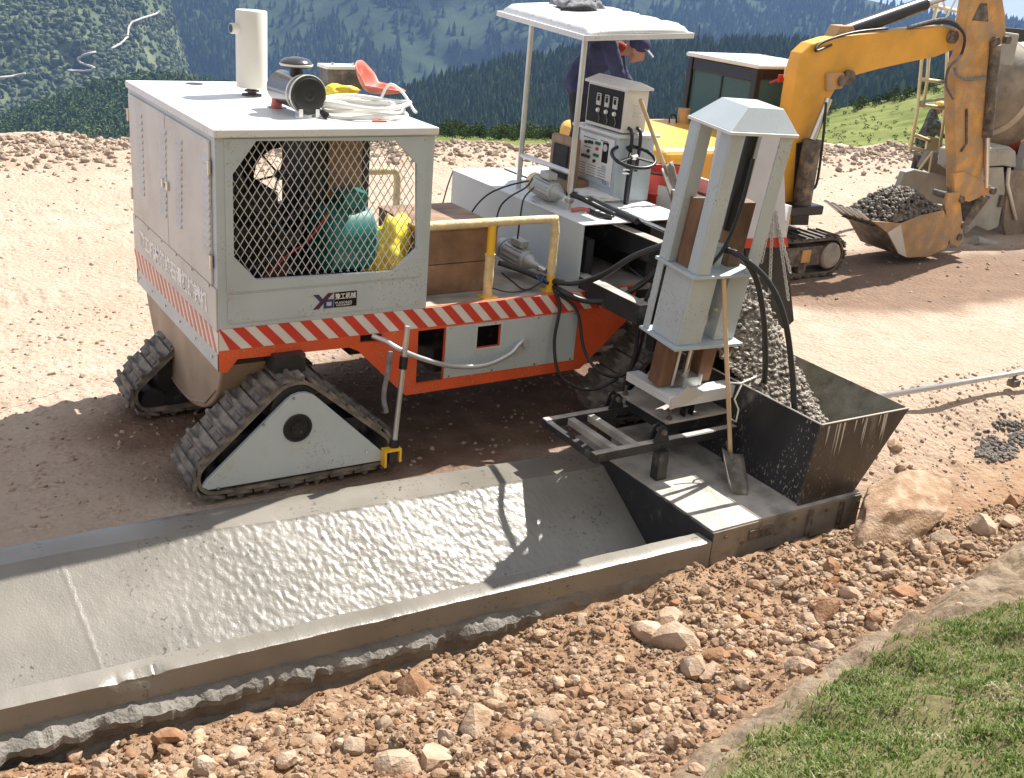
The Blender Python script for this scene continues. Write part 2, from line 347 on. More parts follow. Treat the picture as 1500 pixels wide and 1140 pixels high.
# ------------------------------------------------------------------ concrete ditch
def channel():
    prof = [(7.04, -.75), (7.03, -.05), (7.02, .04), (6.99, .052)]
    prof += [(6.99 - .22 * i / 4, .055) for i in range(1, 5)]
    ns_ = 104
    for i in range(1, ns_ + 1): prof.append((6.77 + (5.52 - 6.77) * i / ns_, .05 + (-.62 - .05) * i / ns_))
    prof += [(5.475, -.55), (5.455, -.3), (5.44, .035), (5.432, .052), (5.36, .055), (5.288, .055), (5.277, .050), (5.275, .036), (5.275, -.04), (5.274, -.11), (5.27, -.15), (5.28, -.75)]
    X = arng(-14, -1, .4) + arng(-1, .3, .06) + arng(.3, 5.24, .012) + [5.24]
    vs = []; k = len(prof)
    for x in X:
        o = offc(x); oF = offF(x); yF = 6.77 + oF - .10 * sst(1, 2.6, x); i0 = 7
        for q, (y, z) in enumerate(prof):
            dz = dy = 0
            if 8 <= q <= 7 + ns_:
                amp = .0064 * (.10 + .90 * sst(1.0, 2.6, x)) * (1 if x < 3.9 else 1 - .7 * sst(3.9, 4.6, x))
                dz = amp * (.75 * fbm(x * 24, y * 17, 30, 2) + .6 * fbm(x * 42, y * 34, 33, 2)); dz += .004 * fbm(x * 2, y * 2, 31)
                if abs(x - (.98 + (6.77 - y) * .11)) < .014: dz += .0022
            elif 3 <= q < 8: dz = .003 * fbm(x * 5, y * 5, 32)
            else:
                dz = .004 * fbm(x * 6, 7, 34) if z > .02 else 0
                dy = .006 * fbm(x * 3.5, z * 8, 35)
                if z > .0 and y < 5.5:    # broken corner of the lip
                    br = sst(.22, .05, abs(x - 1.13)) if y < 5.35 else 0
                    dz -= .045 * br * (.7 + .5 * fbm(x * 20, y * 9, 36)); dy += .03 * br
            if q <= 3: yy = y + oF
            elif q <= 7: yy = 6.99 + oF + (yF - 6.99 - oF) * (q - 3) / 4
            elif q <= 7 + ns_: yy = yF + (5.52 + o - yF) * (q - 7) / ns_
            else: yy = y + o
            vs.append((x, yy + dy, z + dz))
    m = MB(); n = len(X)
    fs = [(i * k + j, (i + 1) * k + j, (i + 1) * k + j + 1, i * k + j + 1) for i in range(n - 1) for j in range(k - 1)]
    fs += [tuple((n - 1) * k + j for j in range(k))]
    m.add(vs, fs); return m
def conc_mat():
    m = bpy.data.materials.new('fresh_concrete'); m.use_nodes = True; n = m.node_tree; b = n.nodes['Principled BSDF']; L = n.links.new
    tc = n.nodes.new('ShaderNodeTexCoord')
    def ns(sc, det=6):
        k = n.nodes.new('ShaderNodeTexNoise'); k.inputs['Scale'].default_value = sc; k.inputs['Detail'].default_value = det; L(tc.outputs['Object'], k.inputs['Vector']); return k.outputs[0]
    r = n.nodes.new('ShaderNodeValToRGB'); r.color_ramp.elements[0].color = (.16, .146, .12, 1); r.color_ramp.elements[1].color = (.235, .215, .185, 1)
    r.color_ramp.elements[0].position = .3; r.color_ramp.elements[1].position = .7; L(ns(1.6, 8), r.inputs[0])
    # dark pits where the skin tore
    pit = n.nodes.new('ShaderNodeValToRGB'); pit.color_ramp.elements[0].position = .63; pit.color_ramp.elements[1].position = .66; L(ns(30, 2), pit.inputs[0])
    pz = n.nodes.new('ShaderNodeValToRGB'); pz.color_ramp.elements[0].position = .5; pz.color_ramp.elements[1].position = .62; L(ns(1.9, 3), pz.inputs[0])
    ml = n.nodes.new('ShaderNodeMath'); ml.operation = 'MULTIPLY'; L(pit.outputs[0], ml.inputs[0]); L(pz.outputs[0], ml.inputs[1])
    mx = n.nodes.new('ShaderNodeMixRGB'); L(ml.outputs[0], mx.inputs[0]); L(r.outputs[0], mx.inputs[1]); mx.inputs[2].default_value = (.07, .065, .055, 1)
    L(mx.outputs[0], b.inputs['Base Color'])
    rr = n.nodes.new('ShaderNodeMapRange'); rr.inputs[1].default_value = .35; rr.inputs[2].default_value = .65; rr.inputs[3].default_value = .28; rr.inputs[4].default_value = .44; L(ns(1.1, 4), rr.inputs[0]); L(rr.outputs[0], b.inputs['Roughness'])
    b.inputs['Specular IOR Level'].default_value = .8
    bp = n.nodes.new('ShaderNodeBump'); bp.inputs['Strength'].default_value = .2; bp.inputs['Distance'].default_value = .01; L(ns(70, 3), bp.inputs['Height']); L(bp.outputs[0], b.inputs['Normal'])
    return m
M_CONC = conc_mat()
ch = thing('concrete_channel', (1, 6, 0), 'wet grey V-shaped concrete ditch freshly laid behind the paving machine', 'ditch')
channel().build('channel_body', M_CONC, ch, smooth=33)
M_FOOT = pm('footing_concrete', (.175, .16, .14), .8, var=.2, vs=5, bump=.7, bs=45, dirt=((.16, .14, .115), .35, 6))
def footing():
    m = MB(); X = arng(-14, 0, .15) + arng(0, 5.0, .025) + [5.0]; k = 9; vs = []
    for x in X:
        o = offc(x); w = .07 + .085 * fbm(x * 1.3, 1, 40) + .05 * fbm(x * 6, 2, 41, 4) + .03 * sst(2.5, 1, x); w = max(.012, w)
        w *= 1 - .75 * sst(3.0, 4.3, x)
        zt = -.115 + .015 * fbm(x * 2, 3, 42); j = lambda q: .026 * fbm(x * 19, q * 3.1, 43, 4)
        pr = [(5.285, zt + .01), (5.27 - w * .3, zt + j(1)), (5.27 - w * .65, zt - .02 + j(2)), (5.27 - w, zt - .045 + j(3)), (5.27 - w * 1.02 + j(4), zt - .085),
              (5.27 - w * .6, zt - .11 + j(5)), (5.27 - w * .45, zt - .19 + j(6)), (5.27 - w * .8, zt - .215 + j(7)), (5.27 - w * .9, zt - .32)]
        vs += [(x, y + o, z) for y, z in pr]
    n = len(X); m.add(vs, [(i * k + j, (i + 1) * k + j, (i + 1) * k + j + 1, i * k + j + 1) for i in range(n - 1) for j in range(k - 1)]); return m
tag(footing().build('footing_edge', M_FOOT, ch, smooth=25), 'ragged slumped concrete squeezed out below the wall')

# ------------------------------------------------------------------ rocks
def rock_mat(name, a, b_, c):
    m = bpy.data.materials.new(name); m.use_nodes = True; n = m.node_tree; b = n.nodes['Principled BSDF']; L = n.links.new
    tc = n.nodes.new('ShaderNodeNewGeometry'); k = n.nodes.new('ShaderNodeTexNoise'); k.inputs['Scale'].default_value = 9; k.inputs['Detail'].default_value = 8; L(tc.outputs['Position'], k.inputs['Vector'])
    r = n.nodes.new('ShaderNodeValToRGB'); e = r.color_ramp.elements; e.new(.5)
    for q, (p, cc) in zip(e, ((.3, a), (.5, b_), (.7, c))): q.position = p; q.color = (*cc, 1)
    L(k.outputs[0], r.inputs[0])
    oi = n.nodes.new('ShaderNodeObjectInfo'); hs = n.nodes.new('ShaderNodeHueSaturation'); mr = n.nodes.new('ShaderNodeMapRange'); mr.inputs[3].default_value = .75; mr.inputs[4].default_value = 1.2
    L(oi.outputs['Random'], mr.inputs[0]); L(mr.outputs[0], hs.inputs['Value']); L(r.outputs[0], hs.inputs['Color']); L(hs.outputs[0], b.inputs['Base Color'])
    b.inputs['Roughness'].default_value = .9; b.inputs['Specular IOR Level'].default_value = .2
    k2 = n.nodes.new('ShaderNodeTexNoise'); k2.inputs['Scale'].default_value = 45; k2.inputs['Detail'].default_value = 6; L(tc.outputs['Position'], k2.inputs['Vector'])
    bp = n.nodes.new('ShaderNodeBump'); bp.inputs['Strength'].default_value = .6; bp.inputs['Distance'].default_value = .02; L(k2.outputs[0], bp.inputs['Height']); L(bp.outputs[0], b.inputs['Normal'])
    return m
M_RP = rock_mat('pale_rock', (.29, .19, .12), (.37, .265, .185), (.44, .345, .26))
M_RO = rock_mat('orange_rock', (.23, .115, .06), (.30, .165, .09), (.38, .25, .16))
M_RC = rock_mat('clods', (.24, .14, .08), (.31, .195, .12), (.38, .27, .18))
M_RS = rock_mat('dusty_stone', (.27, .175, .11), (.34, .235, .155), (.41, .305, .215))
M_RT = rock_mat('terrace_gravel', (.40, .30, .22), (.47, .37, .29), (.53, .44, .36))
def ico(sub):
    bm = bmesh.new(); bmesh.ops.create_icosphere(bm, subdivisions=sub, radius=1)
    v = np.array([q.co[:] for q in bm.verts]); f = np.array([[q.index for q in p.verts] for p in bm.faces]); bm.free(); return v, f
I1, I2, I3, I4 = ico(1), ico(2), ico(3), ico(4)
def rock_shape(base, seed, rough=.22, cuts=6):
    v, f = base; rs = np.random.RandomState(seed); v = v.copy()
    for _ in range(cuts):
        d = rs.normal(size=3); d /= np.linalg.norm(d); h = rs.uniform(.55, .85); s = v @ d
        over = s > h; v[over] -= np.outer((s - h)[over], d) * .92
    amp = np.array([1 + rough * noise.fractal(Vector(p) * 1.4 + Vector((seed * 3.1, 0, 0)), 1, 2, 4) for p in v])
    return v * amp[:, None], f
RS = [rock_shape(I2, s) for s in range(10)]
rock_meshes = []
for s, (v, f) in enumerate(RS):
    for mt in (M_RP, M_RO):
        me = bpy.data.meshes.new('rock'); me.from_pydata(v.tolist(), [], f.tolist()); me.materials.append(mt)
        me.polygons.foreach_set('use_smooth', [True] * len(me.polygons)); me.set_sharp_from_angle(angle=R(28)); rock_meshes.append(me)
def where(p):
    if (p.x - 7.4) ** 2 + (p.y - 5) ** 2 < .9: return 'beside the big boulder'
    if p.x > 7.2: return 'on the soil slope beyond the boulder'
    if grass_side(p.x, p.y) > -.5: return 'close to the turf edge'
    if p.y - offc(p.x) > 4.75: return 'against the concrete footing' if p.x < 5 else 'at the foot of the mould'
    return 'halfway up the rubble bank' if p.y - offc(p.x) > 4.0 else 'high on the rubble bank'
def rock(p, r, k, orange, label, group, flat=.75):
    o = bpy.data.objects.new('rock', rock_meshes[2 * (k % 10) + (1 if orange else 0)]); COL.objects.link(o)
    a = random.uniform(.8, 1.25)
    o.scale = (r * a, r / a, r * flat * random.uniform(.85, 1.1)); o.rotation_euler = (random.uniform(-.4, .4), random.uniform(-.4, .4), random.uniform(0, 6.28))
    o.location = (p.x, p.y, p.z + r * flat * .35); return tag(o, label % ('elongated ' if a > 1.12 or a < .89 else 'compact '), 'rock', group)
# the larger stones read off the photograph: (px, py, radius in px, orange?)
BIG = [(610, 1003, 30, 1), (640, 1108, 32, 0), (585, 1118, 34, 0), (520, 1088, 20, 0), (700, 1050, 36, 0), (245, 1078, 22, 1), (60, 1088, 24, 1), (990, 936, 34, 0), (950, 925, 28, 0), (1050, 960, 22, 1),
       (1015, 972, 24, 0), (1035, 985, 18, 0), (975, 905, 26, 0), (1170, 973, 22, 0), (1210, 893, 24, 1), (1060, 1028, 18, 1), (1195, 1008, 20, 0), (1245, 870, 18, 0), (1205, 950, 18, 0), (1272, 975, 16, 0),
       (1250, 985, 14, 0), (1325, 868, 20, 1), (1215, 828, 15, 1), (1140, 850, 15, 0), (1185, 905, 15, 0), (800, 1055, 22, 0), (350, 1105, 18, 0), (300, 1120, 18, 0), (420, 1112, 18, 0), (460, 1085, 15, 0),
       (150, 1118, 15, 0), (110, 1105, 13, 0), (565, 1060, 15, 0), (670, 1015, 14, 0), (655, 1080, 15, 0), (745, 1075, 18, 1), (860, 1010, 14, 1), (1280, 905, 15, 1), (1100, 905, 15, 1), (1090, 1000, 13, 0),
       (1300, 840, 13, 0), (1380, 790, 18, 0), (1440, 770, 20, 0), (1480, 762, 18, 0), (1480, 735, 16, 1), (1340, 800, 13, 0), (1300, 815, 12, 0), (1420, 800, 12, 0), (1190, 960, 13, 0), (1230, 1000, 12, 0),
       (1310, 650, 12, 0), (1345, 690, 14, 0), (1318, 684, 10, 0), (1365, 720, 12, 0)]
nrk = 0
for i, (a, b, r, og) in enumerate(BIG):
    p = hit(a, b + r * .4); rr = r * (p - CAM).length / FPX
    rock(p, rr, i, og, 'large %%s%s stone half sunk %s' % ('rust-orange' if og else 'pale buff', where(p)), 'large stones in the rubble bank'); nrk += 1
tries = 0
while nrk < 290 and tries < 6000:
    tries += 1
    a, b = random.uniform(-20, 1520), random.uniform(800, 1150)
    p = hit(a, b); yo = p.y - offc(p.x)
    if yo > 5.0 or grass_side(p.x, p.y) > -.12: continue
    if p.x > 5.2 and p.x < 7.2 and yo > 4.95: continue
    if fbm(p.x * .9, p.y * .9, 50) < -.1 and random.random() < .75: continue
    rr = random.uniform(5.5, 10.5) * (p - CAM).length / FPX; og = random.random() < .32
    kk = random.randrange(10)
    rock(p, rr, kk, og, 'fist-sized %%s%s stone lying %s' % ('rust-orange' if og else 'pale buff', where(p)), 'fist-sized stones in the rubble bank'); nrk += 1
# the big boulder at the mould's foot
M_BOU = rock_mat('boulder_rock', (.25, .145, .085), (.36, .24, .155), (.46, .35, .25))
bv, bf = rock_shape(ico(5), 77, .13, 16)
bp_ = hit(1325, 780)
bo = MB(); bo.add([(p[0] * .66, p[1] * .36, p[2] * .24) for p in bv], [tuple(q) for q in bf]); bo.xf(Matrix.Translation((bp_.x + .06, bp_.y + .14, bp_.z + .06)) @ Matrix.Rotation(R(12), 4, 'Z') @ Matrix.Rotation(R(-9), 4, 'Y'))
tag(bo.build('boulder', M_BOU, smooth=30, base=(bp_.x, bp_.y, bp_.z), fix=False), 'large slab-like brown boulder beside the black hopper', 'boulder')

def scatter(name, mat, pts, label, base=I1, kind='stuff', variants=12, flat=.8):
    """pts: (x, y, z, r). One joined mesh of jittered stones."""
    vs = []; fs = []; n = 0; shp = [rock_shape(base, 100 + s, .2, 5) for s in range(variants)]
    for (x, y, z, r) in pts:
        v, f = shp[random.randrange(variants)]; a = random.uniform(0, 6.28); c, s = math.cos(a), math.sin(a)
        t = random.uniform(-.6, .6); ct, st = math.cos(t), math.sin(t); k = random.uniform(.75, 1.3)
        w = v * np.array([k, 1 / k, flat]) * r
        w = np.stack([w[:, 0], w[:, 1] * ct - w[:, 2] * st, w[:, 1] * st + w[:, 2] * ct], 1)
        w = np.stack([w[:, 0] * c - w[:, 1] * s, w[:, 0] * s + w[:, 1] * c, w[:, 2]], 1) + np.array([x, y, z])
        vs.append(w); fs.append(f + n); n += len(v)
    vs = np.concatenate(vs); fs = np.concatenate(fs)
    me = bpy.data.meshes.new(name); me.from_pydata(vs.tolist(), [], fs.tolist()); me.materials.append(mat)
    o = bpy.data.objects.new(name, me); COL.objects.link(o); return tag(o, label, None, None, kind)
pts = []
for _ in range(62000):
    x, y = random.uniform(-.6, 11), random.uniform(1.6, 5.25)
    yo = y - offc(x)
    if yo > 5.1 or grass_side(x, y) > random.uniform(-.3, -.05): continue
    d = max(3, math.hypot(x, y))
    if y < 2.3 and x < 1: continue
    r = random.choice((.006, .008, .01, .013, .018, .026)) * random.uniform(.8, 1.35)
    if fbm(x * .9, y * .9, 50) < -.05: r *= .7
    pts.append((x, y, ground_h(x, y) + r * .25, r))
mid_pts = []
for _ in range(6500):
    x, y = random.uniform(-.6, 9.5), random.uniform(1.6, 5.2); yo = y - offc(x)
    if yo > 5.02 or grass_side(x, y) > -.06 or (y < 2.3 and x < 1): continue
    if ridge_side(x, y) > -.05 and random.random() < .93: continue
    if fbm(x * 1.1, y * 1.1, 52) < .08 and random.random() < .88: continue
    r = random.choice((.02, .026, .034, .045)) * random.uniform(.75, 1.2); mid_pts.append((x, y, ground_h(x, y) + turf_z(x, y, grass_side(x, y)) + r * .15, r))
scatter('clods', M_RC, mid_pts[::2], 'lumpy soil clods heaped on the bank', base=I2, variants=14, flat=.72)
scatter('stones', M_RS, mid_pts[1::2], 'small dusty stones half buried in the bank', base=I2, variants=14, flat=.7)
cut = len(pts) * 2 // 3
scatter('rubble', M_RC, pts[:cut], 'loose orange-brown clods and gravel of the bank', variants=24)
scatter('rubble', M_RP, pts[cut:], 'pale chips of stone mixed into the bank', variants=24)
pts = []
for _ in range(1500):
    x = random.uniform(6.9, 13); y = random.uniform(4.8, 6.9)
    r = random.choice((.008, .012, .02)) * random.uniform(.8, 1.4); pts.append((x, y, ground_h(x, y) + r * .2, r))
for _ in range(2600):
    x = random.uniform(-2, 7); y = random.uniform(7.1, 12)
    r = random.choice((.006, .008, .012, .022)) * random.uniform(.7, 1.3); pts.append((x, y, ground_h(x, y) + r * .1, r))
for _ in range(2200):
    x = random.uniform(-2, 26); y = random.uniform(9, 22)
    r = random.choice((.012, .02, .03)) * random.uniform(.7, 1.4); pts.append((x, y, ground_h(x, y) + r * .05, r))
scatter('gravel', M_RT, pts, 'pale gravel strewn over the terrace')
pts = []
for _ in range(8500):
    x = random.uniform(-6, 30); e = 21.5 - .14 * max(0, x - 2); y = e - abs(random.gauss(0, 1.0)) - .1
    r = random.choice((.02, .03, .03, .05, .05, .085)) * random.uniform(.6, 1.2); pts.append((x, y, ground_h(x, y) + r * .2, r))
scatter('berm_stones', M_RT, pts, 'tumbled pale stones along the far edge of the terrace')
M_CR2 = rock_mat('brown_clods', (.10, .07, .05), (.15, .11, .08), (.22, .17, .13))
# dark crumbs of dropped concrete
pts = []
for _ in range(420):
    c = random.choice(((1465, 655, .22), (1490, 635, .2), (1450, 668, .14))); p = hit(c[0], c[1])
    x, y = p.x + random.gauss(0, c[2] * .55), p.y + random.gauss(0, c[2] * .45); r = random.uniform(.01, .035); pts.append((x, y, ground_h(x, y) + r * .3, r))
M_CR = pm('wet_concrete_crumbs', (.135, .118, .10), .85, var=.3, vs=20)
tag(scatter('spilled_concrete', M_CR, pts, 'dark crumbly concrete spilled on the soil slope'), None)
pts = []
for _ in range(90):
    x, y = random.uniform(.6, 4.6), random.uniform(7.2, 9.6); r = random.choice((.008, .012, .02)) * random.uniform(.7, 1.3); pts.append((x, y, ground_h(x, y) - r * .1, r))
scatter('dark_clods', M_CR2, pts, 'dark clods dropped round the tracks')

# ------------------------------------------------------------------ grass
def grass():
    rs = random.Random(3); vs = []; fs = []; uv = []
    cnt = 0; tries = 0
    while cnt < 46000 and tries < 400000:
        tries += 1
        x, y = rs.uniform(2.0, 7.5), rs.uniform(.9, 4.6)
        g = grass_side(x, y)
        if g < rs.uniform(-.06, .10) + (.12 if fbm(x * 5, y * 5, 64) > .25 else 0): continue
        px = None
        dd = Vector((x, y, ground_h(x, y) + .1)) - CAM
        zc = dd.dot(fw); 
        if zc < .5: continue
        u, w = CX + FPX * dd.dot(rt) / zc, CY + FPX * dd.dot(dn) / zc
        if u < 900 or u > 1720 or w > 1330 or w < 700: continue
        dens = .5 + .5 * fbm(x * 3, y * 3, 60); tuft = max(0, fbm(x * 9, y * 9, 61)); dry = fbm(x * 2.2, y * 2.2, 62) + .5 * fbm(x * 8, y * 8, 63)
        if rs.random() > -.05 + 1.25 * dens: continue
        z = ground_h(x, y) + turf_z(x, y, g) - .006
        h = rs.uniform(.014, .045) * (.6 + .5 * dens + 1.1 * tuft); a = rs.uniform(0, 6.28); l = rs.uniform(.2, 1.1) * h; wd = rs.uniform(.0018, .0042)
        dx, dy = math.cos(a), math.sin(a); b0 = Vector((x, y, z)); s = Vector((-dy, dx, 0)) * wd
        m = b0 + Vector((dx * l * .35, dy * l * .35, h * .62)); t = b0 + Vector((dx * l, dy * l, h * (1 - .15 * rs.random())))
        n = len(vs); vs += [b0 - s, b0 + s, m + s * .8, m - s * .8, t]; fs += [(n, n + 1, n + 2, n + 3), (n + 3, n + 2, n + 4)]
        cval = min(1, max(0, rs.gauss(.47, .24) + .6 * max(0, dry) - .25 * tuft)); uv += [cval] * 5; cnt += 1
    me = bpy.data.meshes.new('grass'); me.from_pydata(vs, [], fs)
    at = me.attributes.new('tone', 'FLOAT', 'POINT'); at.data.foreach_set('value', uv)
    m = bpy.data.materials.new('grass_blades'); m.use_nodes = True; n = m.node_tree; b = n.nodes['Principled BSDF']; L = n.links.new
    a = n.nodes.new('ShaderNodeAttribute'); a.attribute_name = 'tone'; r = n.nodes.new('ShaderNodeValToRGB'); e = r.color_ramp.elements; e.new(.5); e.new(.8); e.new(.9)
    for q, (p, c) in zip(e, ((0, (.055, .11, .014)), (.35, (.12, .19, .028)), (.62, (.21, .27, .06)), (.82, (.33, .33, .14)), (1, (.50, .45, .29)))): q.position = p; q.color = (*c, 1)
    L(a.outputs['Fac'], r.inputs[0]); L(r.outputs[0], b.inputs['Base Color']); b.inputs['Roughness'].default_value = .6
    tr = n.nodes.new('ShaderNodeBsdfTranslucent'); L(r.outputs[0], tr.inputs[0]); ms = n.nodes.new('ShaderNodeMixShader'); ms.inputs[0].default_value = .35
    L(b.outputs[0], ms.inputs[1]); L(tr.outputs[0], ms.inputs[2]); L(ms.outputs[0], n.nodes['Material Output'].inputs[0])
    me.materials.append(m); o = bpy.data.objects.new('grass', me); COL.objects.link(o)
    tag(o, 'short green turf on the top of the bank', None, None, 'stuff')
grass()
# ------------------------------------------------------------------ far terrain, haze
def lerp_pts(pts, x):
    if x <= pts[0][0]: return pts[0][1]
    for (a, b), (c, d) in zip(pts, pts[1:]):
        if x <= c: return b + (d - b) * (x - a) / (c - a)
    return pts[-1][1]
class Sheet:
    """terrain between a near foot line and a far ridge line, each seen at (px, py) and standing at a given distance"""
    def __init__(s, foot, ridge, r0, r1, amp, fq, seed, bulge=.0):
        s.foot, s.ridge, s.r0, s.r1, s.amp, s.fq, s.seed, s.bulge = foot, ridge, r0, r1, amp, fq, seed, bulge
    def at(s, px, v):
        a, b = lerp_pts(s.foot, px), lerp_pts(s.ridge, px)
        py = a + (b - a) * v; r = s.r0 + (s.r1 - s.r0) * (v ** (1 + s.bulge))
        r *= 1 + s.amp * fbm(px * s.fq, py * s.fq, s.seed, 5) * min(1, v * 4)
        return pr_(px, py, r)
    def v_of(s, px, py):
        a, b = lerp_pts(s.foot, px), lerp_pts(s.ridge, px); return (py - a) / (b - a)
    def build(s, name, mat, x0, x1, nx, nv, label, drop=.5):
        vs = []; k = nv + 3
        for i in range(nx + 1):
            px = x0 + (x1 - x0) * i / nx
            col = [s.at(px, j / nv) for j in range(nv + 1)]
            t = col[-1]; d = (t - CAM); d.z = 0; d.normalize()
            col += [t + d * s.r1 * .08 - Vector((0, 0, s.r1 * .02)), t + d * s.r1 * drop - Vector((0, 0, s.r1 * .22))]; vs += col
        fs = [(i * k + j, (i + 1) * k + j, (i + 1) * k + j + 1, i * k + j + 1) for i in range(nx) for j in range(k - 1)]
        m = MB().add(vs, fs); o = m.build(name, mat, smooth=True, fix=False); return tag(o, label, None, None, 'structure')
def land_mat(name, a, b_, sc, bump=.0):
    m = bpy.data.materials.new(name); m.use_nodes = True; n = m.node_tree; b = n.nodes['Principled BSDF']; L = n.links.new
    tc = n.nodes.new('ShaderNodeTexCoord'); k = n.nodes.new('ShaderNodeTexNoise'); k.inputs['Scale'].default_value = sc; k.inputs['Detail'].default_value = 10; k.inputs['Roughness'].default_value = .65; L(tc.outputs['Object'], k.inputs['Vector'])
    r = n.nodes.new('ShaderNodeValToRGB'); r.color_ramp.elements[0].position = .38; r.color_ramp.elements[1].position = .62; r.color_ramp.elements[0].color = (*a, 1); r.color_ramp.elements[1].color = (*b_, 1)
    L(k.outputs[0], r.inputs[0]); L(r.outputs[0], b.inputs['Base Color']); b.inputs['Roughness'].default_value = 1; b.inputs['Specular IOR Level'].default_value = .05
    if bump:
        bp = n.nodes.new('ShaderNodeBump'); bp.inputs['Strength'].default_value = .8; bp.inputs['Distance'].default_value = bump; L(k.outputs[0], bp.inputs['Height']); L(bp.outputs[0], b.inputs['Normal'])
    return m
MEADOW = Sheet([(-900, 300), (400, 262), (560, 245), (640, 229), (760, 226), (900, 240), (1000, 255), (1200, 275), (1400, 280), (2200, 300)],
               [(-900, 290), (400, 240), (500, 222), (640, 197), (760, 203), (900, 198), (1100, 182), (1215, 162), (1300, 145), (1400, 118), (1500, 98), (2200, 20)], 24, 95, .01, .02, 3)
MEADOW.build('meadow', land_mat('meadow_grass', (.10, .125, .035), (.20, .22, .075), .35, .25), -900, 2200, 150, 26, 'sunlit green pasture rising behind the terrace')
FOREST = Sheet([(-900, 300), (300, 250), (560, 225), (640, 216), (760, 212), (900, 206), (1100, 192), (1200, 172), (1400, 130), (2200, 60)],
               [(-900, 280), (300, 225), (480, 182), (576, 140), (654, 114), (731, 93), (835, 76), (1028, 63), (1120, 62), (1250, 66), (1400, 62), (1500, 58), (2200, 10)], 430, 720, .03, .01, 4)
M_FF = land_mat('forest_floor', (.018, .032, .014), (.035, .055, .02), .05)
FOREST.build('forested_hill', M_FF, -900, 2200, 150, 24, 'dark conifer hill beyond the terrace')
VALLEY = Sheet([(-900, 330), (0, 245), (560, 245), (700, 260)], [(-900, 210), (0, 178), (60, 158), (130, 133), (200, 117), (240, 112), (285, 121), (340, 128), (450, 146), (560, 165), (700, 225)], 420, 620, .03, .012, 5)
M_VF = land_mat('valley_floor', (.03, .05, .018), (.075, .105, .035), .04)
VALLEY.build('valley_woods', M_VF, -900, 700, 90, 22, 'lighter green wooded knoll in the valley')
SPUR = Sheet([(-900, 260), (0, 200), (300, 200)], [(-900, -280), (0, -210), (200, -120), (236, -30), (250, 5), (262, 55), (276, 105), (300, 150)], 850, 1250, .03, .012, 6)
M_SP = land_mat('scrub_slope', (.06, .082, .045), (.145, .165, .085), .022, 4)
SPUR.build('scrub_hillside', M_SP, -900, 300, 110, 50, 'scrubby hillside with a pale winding track')
BLUE = Sheet([(-900, 300), (0, 240), (1500, 200), (2300, 200)], [(-900, -260), (500, -230), (800, -150), (1000, -70), (1180, -18), (1285, 3), (1335, 16), (1400, 30), (1500, 36), (2300, 40)], 1350, 2300, .07, .006, 7, .3)
M_BL = land_mat('mountain_floor', (.022, .036, .02), (.05, .07, .035), .012, 6)
BLUE.build('mountain', M_BL, -900, 2300, 200, 50, 'blue hazy forested mountain across the valley')

def conifer(h, tiers, n):
    vs = []; fs = []
    for t in range(tiers):
        z0 = h * (.08 + .8 * t / tiers); z1 = h * min(1.0, .08 + .8 * t / tiers + 1.15 / tiers + .1); r = h * .24 * (1 - .78 * t / tiers)
        b = len(vs)
        vs += [(r * (1 + .25 * ((j * 7 + t * 3) % 3 - 1)) * math.cos(6.283 * (j + .5 * t) / n), r * (1 + .25 * ((j * 5 + t) % 3 - 1)) * math.sin(6.283 * (j + .5 * t) / n), z0 - .04 * h * (j % 2)) for j in range(n)] + [(0, 0, z1)]
        fs += [(b + j, b + (j + 1) % n, b + n) for j in range(n)]
    return np.array(vs), np.array(fs)
def broad(seed):
    v, f = rock_shape(I1, seed, .5, 2); return v * np.array([.42, .42, .5]) + np.array([0, 0, .42]), f
def leafy(n, seed, q):
    """a bush of many small leaf faces through an uneven crown"""
    rs = np.random.RandomState(seed); vs = []; fs = []
    lob = rs.normal(size=(5, 3)) * np.array([.2, .2, .13]) + np.array([0, 0, .45])
    for i in range(n):
        d = rs.normal(size=3); d /= np.linalg.norm(d); c = lob[rs.randint(5)] + d * np.array([.27, .27, .3]) * rs.uniform(.75, 1.1)
        a = np.cross(d, rs.normal(size=3)); a /= np.linalg.norm(a); b = np.cross(d, a) * .6 + d * .5; s = q * rs.uniform(.6, 1.3); k = len(vs)
        vs += [c - a * s, c - b * s * .7, c + a * s, c + b * s]; fs += [(k, k + 1, k + 2), (k, k + 2, k + 3)]
    return np.array(vs), np.array(fs)
LEAFY = [leafy(26, 400 + i, .13) for i in range(4)]; BUSH = [leafy(240, 420 + i, .06) for i in range(4)]
def tree_mat(name, stops, bm=0):
    m = bpy.data.materials.new(name); m.use_nodes = True; n = m.node_tree; b = n.nodes['Principled BSDF']; L = n.links.new
    a = n.nodes.new('ShaderNodeAttribute'); a.attribute_name = 'tone'; r = n.nodes.new('ShaderNodeValToRGB'); e = r.color_ramp.elements
    while len(e) < len(stops): e.new(.5)
    for q, (p, c) in zip(e, stops): q.position = p; q.color = (*c, 1)
    L(a.outputs['Fac'], r.inputs[0]); L(r.outputs[0], b.inputs['Base Color']); b.inputs['Roughness'].default_value = .95; b.inputs['Specular IOR Level'].default_value = .1
    return m
